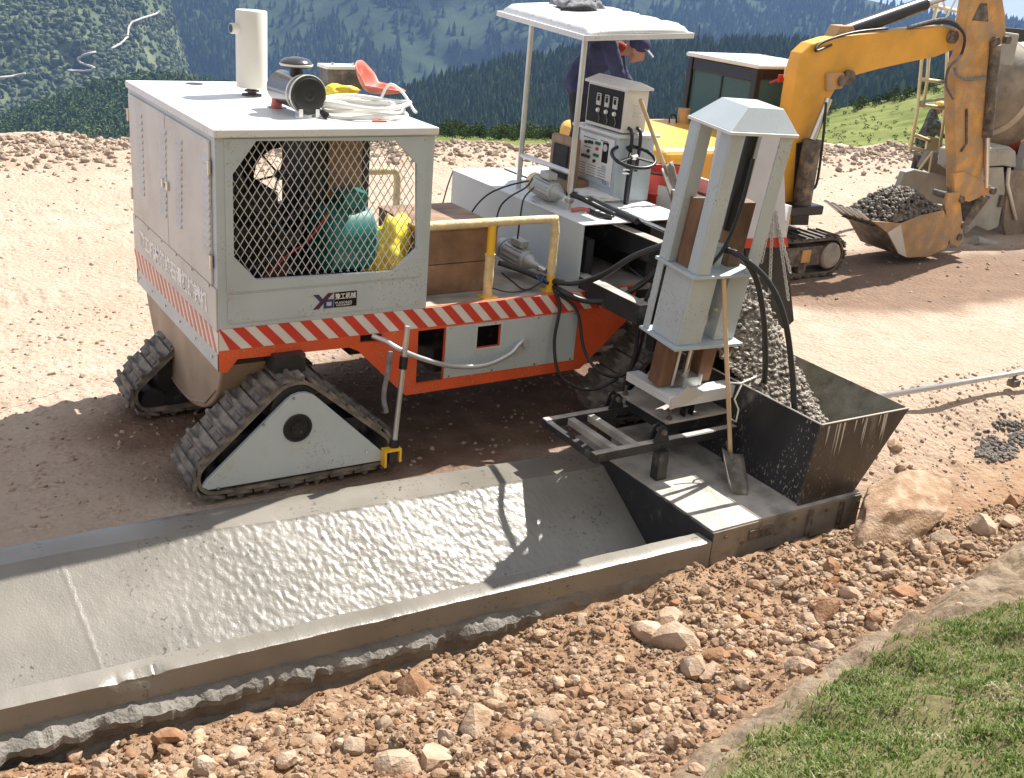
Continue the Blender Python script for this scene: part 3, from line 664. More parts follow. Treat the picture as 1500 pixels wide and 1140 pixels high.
def wood(name, sheet, shapes, x0, x1, v0, v1, count, hmin, hmax, mat, label, seed, keep=None):
    rs = random.Random(seed); V = []; F = []; T = []; n = 0
    for _ in range(count):
        px, v = rs.uniform(x0, x1), rs.uniform(v0, v1)
        if keep and rs.random() > keep(px, v): continue
        p = sheet.at(px, v); sv, sf = shapes[rs.randrange(len(shapes))]; h = rs.uniform(hmin, hmax); w = h * rs.uniform(.85, 1.25); a = rs.uniform(0, 6.28); c, s = math.cos(a), math.sin(a)
        q = np.stack([(sv[:, 0] * c - sv[:, 1] * s) * w, (sv[:, 0] * s + sv[:, 1] * c) * w, sv[:, 2] * h], 1) + np.array([p.x, p.y, p.z - .06 * h])
        V.append(q); F.append(sf + n); n += len(sv); T.append(np.full(len(sv), rs.random()))
    V = np.concatenate(V); F = np.concatenate(F); T = np.concatenate(T)
    me = bpy.data.meshes.new(name); me.from_pydata(V.tolist(), [], F.tolist()); me.materials.append(mat)
    at = me.attributes.new('tone', 'FLOAT', 'POINT'); at.data.foreach_set('value', T)
    o = bpy.data.objects.new(name, me); COL.objects.link(o); return tag(o, label, None, None, 'stuff')
CON4 = [conifer(1, 5, 8), conifer(1, 6, 7), conifer(1, 4, 8)]; CON2 = [conifer(1, 2, 6), conifer(1, 3, 5)]; BRD = [broad(200 + i) for i in range(6)]
T_DARK = tree_mat('conifer_green', [(0, (.018, .036, .016)), (.6, (.034, .060, .024)), (1, (.07, .095, .035))])
T_MIX = tree_mat('woodland_green', [(0, (.025, .05, .018)), (.5, (.05, .085, .025)), (1, (.11, .14, .04))])
T_SCR = tree_mat('scrub_green', [(0, (.045, .065, .035)), (1, (.12, .14, .07))])
T_BSH = tree_mat('bush_green', [(0, (.025, .045, .014)), (1, (.07, .10, .03))])
wood('conifer_forest', FOREST, CON4, 380, 1750, .0, 1.0, 10500, 5, 8.5, T_DARK, 'dense dark conifer forest on the middle hill', 11)
wood('valley_trees', VALLEY, CON4 + LEAFY + LEAFY, -250, 640, 0, 1, 7000, 4, 7.5, T_MIX, 'mixed woodland on the valley knoll', 12)
wood('scrub', SPUR, BRD, -250, 285, .05, 1, 11000, 2.5, 7, T_SCR, 'bushes dotted over the scrubby hillside', 13, lambda px, v: .35 + .65 * (fbm(px * .02, v * 9, 70) > -.05))
wood('mountain_forest', BLUE, CON2, -200, 1700, .05, 1, 21000, 12, 21, T_DARK, 'blue hazy forest covering the mountain', 14, lambda px, v: .12 if fbm(px * .008, v * 3.2, 71) > .32 or (600 < px + v * 40 < 730 and v < .62) else 1)
wood('bushes', MEADOW, BUSH, 640, 830, .8, 1.0, 70, .6, 1.5, T_BSH, 'dark rounded bushes at the pasture edge', 15)
wood('tussocks', MEADOW, LEAFY, 1150, 1650, .15, 1.0, 500, .15, .42, T_BSH, 'low tussocks scattered over the pasture', 16)
wood('pasture_shrubs', MEADOW, BUSH, 1150, 1650, .93, 1.0, 80, .5, 1.1, T_BSH, 'shrubs along the top of the pasture', 17)
# white track on the hillside
def road(pts, w):
    c = []
    for i in range(len(pts) - 1):
        for j in range(5):
            t = j / 5; px = pts[i][0] + (pts[i + 1][0] - pts[i][0]) * t; q = pts[i][1] + (pts[i + 1][1] - pts[i][1]) * t
            px += 1.2 * fbm(px * .3, q * .3, 80); p = SPUR.at(px, SPUR.v_of(px, q)); c.append(p + (CAM - p).normalized() * 9 + Vector((0, 0, 2)))
    m = MB(); m.tube(c, [w * (.8 + .3 * abs(fbm(i * .4, 0, 81))) for i in range(len(c))], 6); return m
rm = pm('pale_track', (.46, .42, .37), .9, var=.1)
for k, pts in enumerate(([(233, 20), (228, 24), (208, 30), (192, 37), (188, 46), (187, 58), (176, 68), (160, 77)], [(140, 80), (124, 84), (114, 90), (118, 96), (138, 103), (134, 107), (123, 108), (93, 107)], [(37, 112), (18, 116), (-30, 121)])):
    tag(road(pts, 1.1).build('road', rm, smooth=True), 'pale winding dirt road on the far hillside', None, None, 'structure')
# the air between: pale blue haze
hz = MB().box(-5200, 6200, -60, 5200, -900, 330)
hm = bpy.data.materials.new('haze'); hm.use_nodes = True; n = hm.node_tree; n.nodes.clear(); oo = n.nodes.new('ShaderNodeOutputMaterial'); pv = n.nodes.new('ShaderNodeVolumePrincipled')
pv.inputs['Color'].default_value = (.30, .48, .90, 1); pv.inputs['Density'].default_value = 1.35e-4; pv.inputs['Anisotropy'].default_value = .0
n.links.new(pv.outputs[0], oo.inputs['Volume'])
tag(hz.build('haze', hm), 'thin blue haze filling the valley air', None, None, 'stuff')
# ------------------------------------------------------------------ helpers for sheet metal and lettering
def to_mesh_obj(curve, name):
    o = bpy.data.objects.new(name, curve); COL.objects.link(o)
    dg = bpy.context.evaluated_depsgraph_get(); me = bpy.data.meshes.new_from_object(o.evaluated_get(dg)); bpy.data.objects.remove(o); return me
def plate(outline, holes, y0, th):
    """sheet in the XZ plane (outline and holes as (x, z)), front at y0, thickness th towards +Y"""
    cu = bpy.data.curves.new('plate', 'CURVE'); cu.dimensions = '2D'; cu.fill_mode = 'BOTH'; cu.extrude = th / 2
    for poly in [outline] + holes:
        sp = cu.splines.new('POLY'); sp.points.add(len(poly) - 1); sp.use_cyclic_u = True
        for q, (a, b) in zip(sp.points, poly): q.co = (a, b, 0, 1)
    me = to_mesh_obj(cu, 'plate'); m = MB()
    m.add([(v.co.x, y0 + th / 2 - v.co.z, v.co.y) for v in me.vertices], [tuple(p.vertices) for p in me.polygons]); return m
def text_mb(txt, size, mat4, ext=.0015, sx=1.0, bold=0.0):
    cu = bpy.data.curves.new('lettering', 'FONT'); cu.body = txt; cu.size = size; cu.extrude = ext; cu.align_x = 'CENTER'; cu.align_y = 'CENTER'; cu.resolution_u = 2; cu.offset = bold
    me = to_mesh_obj(cu, 'lettering'); m = MB(); m.add([(v.co.x * sx, v.co.y, v.co.z) for v in me.vertices], [tuple(p.vertices) for p in me.polygons]); return m.xf(mat4)
FACE_Y = lambda x, y, z: Matrix.Translation((x, y, z)) @ Matrix.Rotation(R(90), 4, 'X')                                        # reads from -Y
FACE_X = lambda x, y, z: Matrix.Translation((x, y, z)) @ Matrix.Rotation(R(-90), 4, 'Z') @ Matrix.Rotation(R(90), 4, 'X')     # reads from -X

# ------------------------------------------------------------------ the slipform paving machine
YF, YB = 7.35, 9.70
PV = thing('slipform_paver', (4.2, 8.2, 0), 'grey and orange-red crawler paving machine with hazard stripes, canopy and mould tower', 'paver')
out_f = [(2.27, 1.29), (2.27, .957), (2.33, .95), (2.41, 1.045), (3.30, 1.03), (3.38, .99), (3.67, .69), (3.81, .55), (5.56, .555), (6.08, 1.01), (6.10, 1.29)]
hA = [(3.90, .64), (4.15, .64), (4.15, 1.10), (3.90, 1.10)]; hS = [(3.39, 1.06), (3.58, 1.05), (3.58, 1.115), (3.39, 1.12)]; hW = [(4.45, .885), (4.68, .885), (4.68, 1.08), (4.45, 1.08)]
fr = plate(out_f, [hA, hS, hW], YF, .03)
fr.box(2.30, 5.5, YF + .031, YF + .15, 1.16, 1.24); fr.box(3.85, 5.55, YF + .031, YF + .12, .552, .6)
fr.build('chassis_frame', M_['orange'], PV, bev=.004)
plate([(x, z) for x, z in out_f], [], YB - .03, .03).build('chassis_frame', M_['orange'], PV)
MB().box(2.35, 6.6, 7.62, 9.4, 1.06, 1.23).box(4.2, 5.4, 7.62, 9.3, .60, 1.055).box(3.55, 4.19, 7.9, 9.2, .74, 1.055).build('under_frame_dark_fill', M_['black'], PV)  # black boxes added behind the frame openings so that they look dark
sp_ = plate([(4.155, .655), (5.47, .655), (5.47, 1.108), (4.155, 1.108)], [hW], YF - .006, .005).build('side_panel', M_['grey'], PV, bev=.002)
plate([(4.435, .87), (4.695, .87), (4.695, 1.095), (4.435, 1.095)], [hW], YF - .010, .0035).build('window_trim', M_['greyd'], sp_)
for bx in (4.2, 4.62, 5.05, 5.43):
    for bz in (.67, 1.095): MB().cyl((bx, YF - .012, bz), (bx, YF - .0062, bz), .009, n=8).build('bolt', M_['steel'], sp_)
dk = MB().box(3.9, 7.3, YF + .005, YB - .01, 1.245, 1.288).build('deck', M_['deck'], PV, bev=.003)
# hazard tape along the side and the end
wt = MB().box(2.272, 6.06, YF - .0025, YF - .0005, 1.125, 1.2895).build('hazard_tape', M_['wtape'], PV)
k = 0; x = 2.20
while x < 6.0:
    a, b = max(x, 2.272), max(x + .088, 2.272); d = .15
    poly = [(x, 1.2895), (x + .088, 1.2895), (x + .088 + d, 1.1255), (x + d, 1.1255)]
    poly = [(min(max(px, 2.272), 6.06), z) for px, z in poly]
    MB().prism([(px, YF - .0045, z) for px, z in poly], (0, .0018, 0)).build('stripe', M_['red'], wt); x += .172
M_PINK = pm('tape_red_sunbleached', (.62, .20, .13), .5, var=.08)
wt2 = MB().box(2.2665, 2.2685, YF + .0, YB, 1.10, 1.265).build('hazard_tape', M_['wtape'], PV)
y = YF + .02
while y < YB - .12:
    poly = [(y + .13, 1.265), (y + .19, 1.265), (y + .06, 1.10), (y, 1.10)]
    MB().prism([(2.2642, q, z) for q, z in poly], (.002, 0, 0)).build('stripe', M_PINK, wt2); y += .122

# ---- engine cabinet
cab = MB().box(2.27, 2.31, YF + .002, YB, .955, 2.665)
cab.box(3.89, 3.955, YF + .03, YF + .10, 1.29, 2.665).box(3.89, 3.955, YB - .07, YB, 1.29, 2.665).box(2.311, 2.37, YB - .06, YB, 1.29, 2.665)
cab.box(2.311, 3.955, YB - .05, YB - .001, 1.29, 1.5).box(2.371, 3.889, YB - .05, YB - .001, 2.55, 2.665).box(3.90, 3.95, YF + .101, YB - .071, 2.58, 2.665).box(3.90, 3.95, YF + .101, YB - .071, 1.29, 1.40)
cab = cab.build('cabinet_shell', M_['grey'], PV, bev=.004)
roof = MB().box(2.255, 3.975, YF - .03, YB + .03, 2.666, 2.722).build('cabinet_roof', M_['white'], PV, bev=.008)  # same grey as the sides; its sunlit look is put into a whiter colour
for hx, hy in ((2.79, 9.55), (3.05, 8.27)): MB().lathe([(0, .075), (.003, .075)], (hx, hy, 2.7225), (0, 0, 1), 20).build('roof_hole', M_['blackp'], roof)
for bx, by in ((2.4, 7.9), (2.34, 8.6), (2.34, 9.3), (2.6, 7.42), (3.3, 7.42), (3.85, 7.6), (3.9, 8.4), (3.0, 9.62)): MB().cyl((bx, by, 2.721), (bx, by, 2.729), .012, n=8).build('bolt', M_['steel'], roof)
octa = [(2.39, 2.415), (2.56, 2.64), (3.63, 2.625), (3.81, 2.45), (3.845, 1.79), (3.65, 1.62), (2.555, 1.645), (2.39, 1.83)]
fp = plate([(2.272, 1.292), (3.953, 1.292), (3.953, 2.664), (2.272, 2.664)], [octa], YF - .004, .03).build('front_panel', M_['grey'], PV, bev=.002)
plate([(2.335, 1.565), (3.895, 1.565), (3.895, 2.655), (2.335, 2.655)], [octa], YF - .012, .0075).build('mesh_frame', M_['grey'], fp, bev=.003)
plate([(2.34, 1.33), (3.885, 1.33), (3.885, 1.545), (2.34, 1.545)], [], YF - .010, .0055).build('lower_panel', M_['grey'], fp, bev=.003)
for bx, bz in ((2.36, 2.63), (3.87, 2.63), (2.36, 1.59), (3.87, 1.59), (2.36, 1.35), (3.86, 1.35), (2.36, 1.52), (3.86, 1.52)): MB().cyl((bx, YF - .018, bz), (bx, YF - .0102, bz), .009, n=8).build('bolt', M_['steel'], fp)
# expanded-metal mesh
def inocta(x, z):
    c = False; n = len(octa); j = n - 1
    for i in range(n):
        (xi, zi), (xj, zj) = octa[i], octa[j]
        if (zi > z) != (zj > z) and x < (xj - xi) * (z - zi) / (zj - zi) + xi: c = not c
        j = i
    return c
def mesh_mb(y0):
    m = MB(); sx, sz = .062, .098
    for sgn in (1, -1):
        c = -4.0
        while c < 6:
            seg = []; N = 120
            for i in range(N + 1):
                t = i / N; z = 1.6 + 1.06 * t; x = 2.3 + c * 1.0 + sgn * (z - 1.6) * sx / sz
                if inocta(x, z): seg.append((x, z))
                else:
                    if len(seg) > 1: m.beam((seg[0][0], y0 + .004 * sgn, seg[0][1]), (seg[-1][0], y0 + .004 * sgn, seg[-1][1]), .0085, .004, (1, 0, 0))
                    seg = []
            if len(seg) > 1: m.beam((seg[0][0], y0 + .004 * sgn, seg[0][1]), (seg[-1][0], y0 + .004 * sgn, seg[-1][1]), .0085, .004, (1, 0, 0))
            c += sx
    return m
tag(mesh_mb(YF + .04).build('wire_mesh', M_['white'], fp), 'diamond wire mesh guard', kind='stuff')
# logo plate
lg = MB().box(3.16, 3.345, YF - .013, YF - .0105, 1.375, 1.495).build('logo_plate', M_['screen'], fp)
M_LB = pm('logo_blue', (.03, .035, .16), .4, var=.05); M_LP = pm('logo_purple', (.07, .012, .05), .4, var=.05)
MB().prism([(2.99, YF - .013, 1.49), (3.035, YF - .013, 1.49), (3.075, YF - .013, 1.44), (3.05, YF - .013, 1.425)], (0, .002, 0)).build('logo_mark', M_LB, fp)
MB().prism([(3.11, YF - .0135, 1.495), (3.155, YF - .0135, 1.495), (3.035, YF - .0135, 1.375), (2.99, YF - .0135, 1.375)], (0, .002, 0)).build('logo_mark', M_LP, fp)
plate([(3.075, 1.375), (3.155, 1.375), (3.155, 1.445), (3.075, 1.445)], [[(3.098, 1.392), (3.14, 1.392), (3.14, 1.425), (3.098, 1.425)]], YF - .0131, .002).build('logo_mark', M_LB, fp)
text_mb('豫工机械', .052, FACE_Y(3.252, YF - .0145, 1.458), .0008, .82, .0006).build('lettering', M_['print'], lg)
text_mb('YUGONG', .026, FACE_Y(3.235, YF - .0145, 1.41), .0008, 1.25).build('lettering', M_['print'], lg)
text_mb('MACHINERY', .02, FACE_Y(3.24, YF - .0145, 1.39), .0008, 1.15).build('lettering', M_['print'], lg)
# end doors with louvres
for (ya, yb, cols) in ((7.43, 8.52, (((264, 205), (264, 328)), ((303, 232), (305, 365)))), (8.535, 9.64, (((206, 167), (210, 281)), ((241, 191), (242, 312))))):
    dr = MB().box(2.252, 2.269, ya, yb, 1.605, 2.63).build('cabinet_door', M_['greyd'], PV, bev=.004)
    for (p0, p1) in cols:
        a, b = px_(*p0, 2.26), px_(*p1, 2.26)
        for i in range(13):
            q = a.lerp(b, i / 12)
            MB().prism([(2.2515, q.y - .08, q.z - .02), (2.238, q.y - .08, q.z - .018), (2.2515, q.y - .08, q.z + .016)], (0, .16, 0)).build('louvre', M_['greyd'], dr)
    yl = 8.47 if ya < 8 else 8.60
    MB().box(2.232, 2.251, yl - .02, yl + .02, 2.06, 2.13).build('latch', M_['steel'], dr, bev=.004)
    for hz_ in (1.78, 2.45):
        yh = ya - .012 if ya < 8 else yb + .012
        MB().cyl((2.25, yh, hz_ - .05), (2.25, yh, hz_ + .05), .014, n=10).build('hinge', M_['steel'], dr)
ew = MB().box(2.2585, 2.2688, YF + .005, YB, 1.275, 1.592).build('end_panel', M_['greyd'], PV, bev=.002)
M_LET = pm('faded_lettering', (.84, .83, .82), .6, var=.04)
text_mb('豫工机械路缘石滑模摊铺机', .155, FACE_X(2.256, 8.52, 1.415), .0012, 1.03, .005).build('lettering', M_LET, ew)
for i in range(6): MB().cyl((2.257, 7.5 + i * .42, 1.58), (2.249, 7.5 + i * .42, 1.58), .01, n=8).build('bolt', M_['steel'], ew)
for i in range(6): MB().cyl((2.267, 7.5 + i * .42, 1.03), (2.258, 7.5 + i * .42, 1.03), .01, n=8).build('bolt', M_['steel'], ew)
# tank slung below the end
tk = [(9.69, .953), (9.62, .80), (9.42, .52), (9.1, .34), (8.75, .29), (8.3, .32), (7.9, .45), (7.62, .66), (7.47, .953)]
tks = [(p.y, p.z) for p in smoothpath([(0, y, z) for y, z in tk], 4)]
MB().prism([(2.33, y, z) for y, z in tks], (.55, 0, 0)).build('fuel_tank', M_['tank'], PV, smooth=35, bev=.015)
MB().tube([(2.325, y * .985 + .13, z + .035) for y, z in tk[3:8]], .008, 6).build('weld_bead', M_['tank'], PV)
# inside the cabinet
eng = thing if False else None
e0 = MB().box(2.42, 3.05, 8.0, 9.1, 1.3, 1.75).box(2.6, 3.0, 8.1, 9.0, 1.75, 2.1).box(2.5, 2.9, 7.85, 8.0, 1.45, 1.9)
for i in range(4): e0.cyl((2.7, 8.2 + i * .22, 2.1), (2.7, 8.2 + i * .22, 2.2), .07, n=12)
e0.cyl((2.62, 7.80, 1.62), (2.62, 7.86, 1.62), .12, n=20).cyl((2.95, 7.80, 1.80), (2.95, 7.86, 1.80), .07, n=16).cyl((2.78, 7.7, 1.45), (2.78, 7.86, 1.45), .09, n=20)
e0 = e0.build('engine', M_['blackp'], PV, bev=.01)
rc0 = py_(412, 258, 9.2); rA, rB = py_(330, 330, 9.2).x, py_(470, 300, 9.2).x
rad = plate([(rA, 1.32), (rB, 1.32), (rB, 2.62), (rA, 2.62)], [[(rc0.x + .25 * math.cos(t), rc0.z + .25 * math.sin(t)) for t in [i * math.pi / 8 for i in range(16)]]], 9.2, .1).build('fan_shroud', M_['blackp'], PV)
fb = MB()
for i in range(6):
    t = i * math.pi / 3 + .2; fb.beam((rc0.x, 9.25, rc0.z), (rc0.x + .25 * math.cos(t), 9.25, rc0.z + .25 * math.sin(t)), .016, .016)
fb.cyl((rc0.x, 9.22, rc0.z), (rc0.x, 9.29, rc0.z), .04, n=14).build('fan_spokes', M_['black'], rad)
dA, dB = py_(455, 300, 8.1).x, py_(540, 300, 8.1).x
MB().box(dA, dB, 8.1, 8.75, 1.3, 2.66).build('intake_duct', M_['black'], PV, bev=.01)
MB().box(dA + .14, dB - .08, 8.075, 8.099, 2.05, 2.62).build('duct_panel', M_['brown'], PV)
gc = py_(500, 345, 7.95)
gn = MB().lathe([(0, .10), (.02, .22), (.07, .27), (.42, .27), (.46, .22), (.48, .1)], (gc.x - .22, 7.98, gc.z - .02), (1, 0, 0), 28).box(gc.x - .15, gc.x + .2, 7.78, 8.2, 1.3, 1.45).box(gc.x - .02, gc.x + .18, 7.86, 8.1, gc.z + .24, gc.z + .36).build('generator', M_['teal'], PV, smooth=35)
for pts in (((2.5, 7.75, 2.5), (2.62, 7.7, 2.2), (2.75, 7.75, 1.9), (2.7, 7.8, 1.6)), ((2.45, 7.7, 2.3), (2.7, 7.65, 2.05), (2.95, 7.7, 2.0), (3.1, 7.8, 2.1)), ((2.5, 7.6, 1.6), (2.8, 7.6, 1.75), (3.0, 7.65, 1.9), (3.15, 7.8, 2.3))):
    MB().tube(smoothpath(pts), .016, 8).build('engine_hose', M_['hose'], PV, smooth=True)
MB().tube(smoothpath([(2.72, 7.66, 1.55), (2.9, 7.64, 1.72), (3.1, 7.7, 1.82), (3.3, 7.8, 2.0)]), .007, 6).build('red_cable', M_['red'], PV)
MB().box(3.44, 3.84, 7.5, 9.4, 1.29, 1.32).build('battery_tray', M_['greyd'], PV)
# ---- roof fittings
b0 = pz_(369, 140, 2.722)
mf = MB().lathe([(.065, .06), (.066, .118), (.072, .125), (.655, .125), (.665, .118), (.668, .0)], (b0.x, b0.y, 2.722), (0, 0, 1), 32).build('muffler', M_['cream'], PV, smooth=35)
MB().cyl((b0.x, b0.y, 2.70), (b0.x, b0.y, 2.79), .035, n=14).lathe([(0, .085), (.012, .085)], (b0.x, b0.y, 2.7225), (0, 0, 1), 8).lathe([(.03, .06), (.045, .06)], (b0.x, b0.y, 2.7225), (0, 0, 1), 6).build('exhaust_flange', M_['mudsteel'], mf)
MB().lathe([(.10, .042), (.175, .042), (.18, .038), (.178, .03), (.12, .03)], (b0.x, b0.y, 3.245), (-1, -.15, 0), 18).build('exhaust_outlet', M_['cream'], mf, smooth=35)
MB().lathe([(.1795, .001), (.181, .033)], (b0.x, b0.y, 3.245), (-1, -.15, 0), 16).build('outlet_mouth', M_['blackp'], mf)
ax = Vector((.06, -1, 0)).normalized(); ac = Vector((3.11, 7.86, 2.885)); u = lambda h: ac + ax * h
af = MB().lathe([(-.42, .10), (-.40, .125), (-.02, .13), (.0, .135), (.055, .135), (.06, .145), (.075, .145), (.08, .13)], ac, ax, 32).build('air_cleaner', M_['steel'], PV, smooth=35)
M_AC = pm('air_cleaner_body', (.05, .05, .055), .2, var=.05, spec=.7); af.data.materials[0] = M_AC
MB().lathe([(.056, .1455), (.072, .1475), (.076, .1455)], ac, ax, 32).lathe([(-.03, .131), (-.028, .137), (-.012, .137), (-.01, .131)], ac, ax, 32).build('clamp_band', M_['cream'], af, smooth=35)
MB().lathe([(.081, .128), (.10, .122), (.104, .10), (.100, .045), (.106, .04), (.108, .022), (.102, .018), (.1015, .001)], ac, ax, 32).build('end_cap', M_['blackp'], af, smooth=35)
ic = u(-.14)
MB().cyl(ic + Vector((0, 0, .11)), ic + Vector((0, 0, .19)), .052, .046, 18).build('intake_neck', M_['blackp'], af)
MB().lathe([(.175, .02), (.178, .118), (.205, .122), (.212, .118), (.238, .085), (.25, .02)], ic, (0, 0, 1), 28).build('rain_cap', M_AC, af, smooth=40)
MB().lathe([(.186, .1205), (.19, .1245), (.2, .1245), (.203, .1205)], ic, (0, 0, 1), 28).build('rain_cap_band', M_['cream'], af, smooth=40)
MB().cyl((3.03, 8.24, 2.70), (3.045, 8.2, 2.90), .042, n=16).build('intake_pipe', M_['redplast'], PV)
MB().box(3.03, 3.06, 7.75, 7.83, 2.723, 2.79).box(3.16, 3.19, 7.75, 7.83, 2.723, 2.79).box(3.0, 3.22, 7.74, 7.84, 2.7225, 2.73).build('mounting_bracket', M_['steel'], af)
MB().tube(smoothpath([(3.2, 7.76, 2.76), (3.235, 7.74, 2.75), (3.26, 7.73, 2.727)]), [.022, .03, .022] + [.02] * 10, 10).build('drain_valve', M_['blackp'], af) if False else MB().cyl((3.19, 7.78, 2.79), (3.25, 7.74, 2.735), .014, .03, 12).build('drain_valve', M_['blackp'], af)

# ---- crawler tracks
def hull_path(circ, n):
    pts = []
    for (cx, cz, r) in circ:
        pts += [(cx + r * math.cos(t), cz + r * math.sin(t)) for t in [i * 2 * math.pi / 72 for i in range(72)]]
    pts = sorted(set((round(a, 5), round(b, 5)) for a, b in pts))
    def half(ps):
        h = []
        for p in ps:
            while len(h) > 1 and (h[-1][0] - h[-2][0]) * (p[1] - h[-2][1]) - (h[-1][1] - h[-2][1]) * (p[0] - h[-2][0]) <= 0: h.pop()
            h.append(p)
        return h[:-1]
    h = half(pts) + half(pts[::-1]); L = [0]
    for i in range(len(h)): L.append(L[-1] + math.dist(h[i], h[(i + 1) % len(h)]))
    res = []
    for k in range(n):
        s = L[-1] * k / n; i = max(j for j in range(len(L)) if L[j] <= s + 1e-9); i = min(i, len(h) - 1)
        t = (s - L[i]) / max(1e-9, L[i + 1] - L[i]); a, b = h[i], h[(i + 1) % len(h)]
        res.append((a[0] + (b[0] - a[0]) * t, a[1] + (b[1] - a[1]) * t, math.atan2(b[1] - a[1], b[0] - a[0])))
    return res
shoe_me = None
def shoe_mesh():
    m = MB().box(-.094, .094, -.24, .24, -.026, .0)
    m.prism([(-.026, -.24, -.03), (.026, -.24, -.03), (.010, -.24, -.056), (-.010, -.24, -.056)], (0, .48, 0))
    for s in (-.19, .03): m.prism([(.04, s, -.026), (.088, s, -.026), (.08, s, -.036), (.048, s, -.036)], (0, .15, 0))
    return m
def crawler(cx, ynear, outer_near, label):
    yc = ynear + .24
    circ = [(cx - .62, .225, .15), (cx + .66, .225, .15), (cx, .67, .235)]
    path = hull_path(circ, 120)
    belt = MB(); n = len(path); vs = []
    for (x, z, t) in path:
        nxx, nz = math.sin(t), -math.cos(t)     # outward normal for counter-clockwise hull
        vs += [(x, yc - .235, z), (x, yc + .235, z), (x - nxx * .03, yc + .235, z - nz * .03), (x - nxx * .03, yc - .235, z - nz * .03)]
    belt.add(vs, [(i * 4 + j, ((i + 1) % n) * 4 + j, ((i + 1) % n) * 4 + (j + 1) % 4, i * 4 + (j + 1) % 4) for i in range(n) for j in range(4)])
    tr = belt.build('crawler_track', M_['track'], PV); tr['label'] = label
    global shoe_me
    for (x, z, t) in hull_path(circ, 19):
        if shoe_me is None:
            s = shoe_mesh().build('track_shoe', M_['track'], tr); shoe_me = s.data
        else:
            s = bpy.data.objects.new('track_shoe', shoe_me); COL.objects.link(s); s.parent = tr
        s.matrix_parent_inverse = Matrix.Identity(4)
        s.location = (x, yc, z); s.rotation_euler = (0, -t, 0)
    ys = ynear + .03 if outer_near else ynear + .45
    # side plate with rounded apex
    pc = hull_path([(cx - .70, .17, .03), (cx + .72, .155, .03), (cx + .03, .64, .17)], 60)
    yp0 = ynear - .012 if outer_near else ynear + .452
    poly = [(x, z) for x, z, _ in pc]
    sdp = MB().prism([(x, yp0, z) for x, z in poly], (0, .04, 0)).build('side_plate', M_['grey'], tr, bev=.003)
    hb = (cx, .53)
    ye = yp0 if outer_near else yp0 + .04; d = -1 if outer_near else 1
    MB().lathe([(-.01, .115), (.006, .115), (.012, .11), (.012, .09), (.004, .086), (.004, .06), (.014, .055), (.016, .0)], (hb[0], ye, hb[1]), (0, d, 0), 28).build('hub', M_['blackp'], tr, smooth=35)
    for i in range(4):
        t = i * math.pi / 2 + .6; MB().cyl((hb[0] + .035 * math.cos(t), ye + d * .012, hb[1] + .035 * math.sin(t)), (hb[0] + .035 * math.cos(t), ye + d * .022, hb[1] + .035 * math.sin(t)), .011, n=6).build('hub_bolt', M_['black'], tr)
    MB().cyl((cx, yc - .2, .67), (cx, yc + .2, .67), .19, n=24).build('drive_sprocket', M_['black'], tr)
    for i in range(7):
        rx = cx - .6 + i * 1.22 / 6; MB().lathe([(-.2, .06), (-.2, .105), (-.15, .105), (-.14, .07), (.14, .07), (.15, .105), (.2, .105), (.2, .06)], (rx, yc, .165), (0, 1, 0), 18).build('roller', M_['black'], tr, smooth=30)
    MB().box(cx - .55, cx + .55, yc - .16, yc + .16, .2, .5).box(cx - .12, cx + .12, yc - .1, yc + .16, .5, 1.06).build('track_beam', M_['black'], tr)
    return tr, sdp
tA, plA = crawler(2.785, 7.12, True, 'triangular rubber track carrying a plain grey side plate')
for bx, bz in ((2.17, .145), (2.52, .60), (2.75, .78), (3.36, .23)): MB().cyl((bx, 7.098, bz), (bx, 7.107, bz), .012, n=8).build('plate_bolt', M_['steel'], tA)
crawler(2.75, 8.78, False, 'far triangular track seen behind the fuel tank')
crawler(6.55, 7.12, True, 'track hidden behind the mould tower')
crawler(6.55, 8.78, False, 'far track at the hopper end')
# sensor rod, bracket and yellow block at the end of the track
q0, q1 = py_(597, 478, 7.13), py_(577, 656, 7.10)
MB().tube([q0, q1], .022, 12).build('sensor_rod', M_['galv'], PV, smooth=40)
MB().cyl(q0.lerp(q1, .24), q0.lerp(q1, .34), .034, n=12).build('rod_clamp', M_['blackp'], PV)
MB().cyl(q0.lerp(q1, .93), q0.lerp(q1, 1.0), .036, .042, 12).build('rod_collar', M_['blackp'], PV)
yb_ = py_(573, 668, 7.08)
MB().box(yb_.x - .075, yb_.x - .055, 7.04, 7.12, yb_.z - .08, yb_.z + .07).box(yb_.x - .054, yb_.x + .075, 7.04, 7.12, yb_.z + .05, yb_.z + .07).box(yb_.x + .055, yb_.x + .075, 7.04, 7.12, yb_.z - .05, yb_.z + .049).build('yellow_bracket', M_['yellow'], PV, bev=.004)
MB().box(yb_.x - .03, yb_.x + .035, 7.05, 7.11, yb_.z - .06, yb_.z + .045).build('sensor', M_['blackp'], PV, bev=.006)
hp = [py_(545, 492, 7.33), py_(565, 500, 7.25), py_(585, 512, 7.16), py_(620, 526, 7.18), py_(665, 537, 7.22), py_(710, 535, 7.24), py_(745, 520, 7.27), py_(760, 505, 7.30), py_(768, 498, 7.34)]
MB().tube(smoothpath(hp), .021, 10).build('wrapped_hose', M_['galv'], PV, smooth=True)
MB().tube(smoothpath([py_(572, 515, 7.12), py_(568, 545, 7.1), py_(562, 580, 7.1), py_(566, 604, 7.1)]), [.02] * 19, 10).build('plastic_sleeve', M_['greycl'], PV, smooth=True)
hb_ = py_(756, 505, YF); MB().cyl((hb_.x, YF - .05, hb_.z - .03), (hb_.x, YF, hb_.z - .03), .035, n=10).cyl((hb_.x + .07, YF - .05, hb_.z + .01), (hb_.x + .07, YF, hb_.z + .01), .03, n=10).build('hose_coupling', M_['galv'], PV)

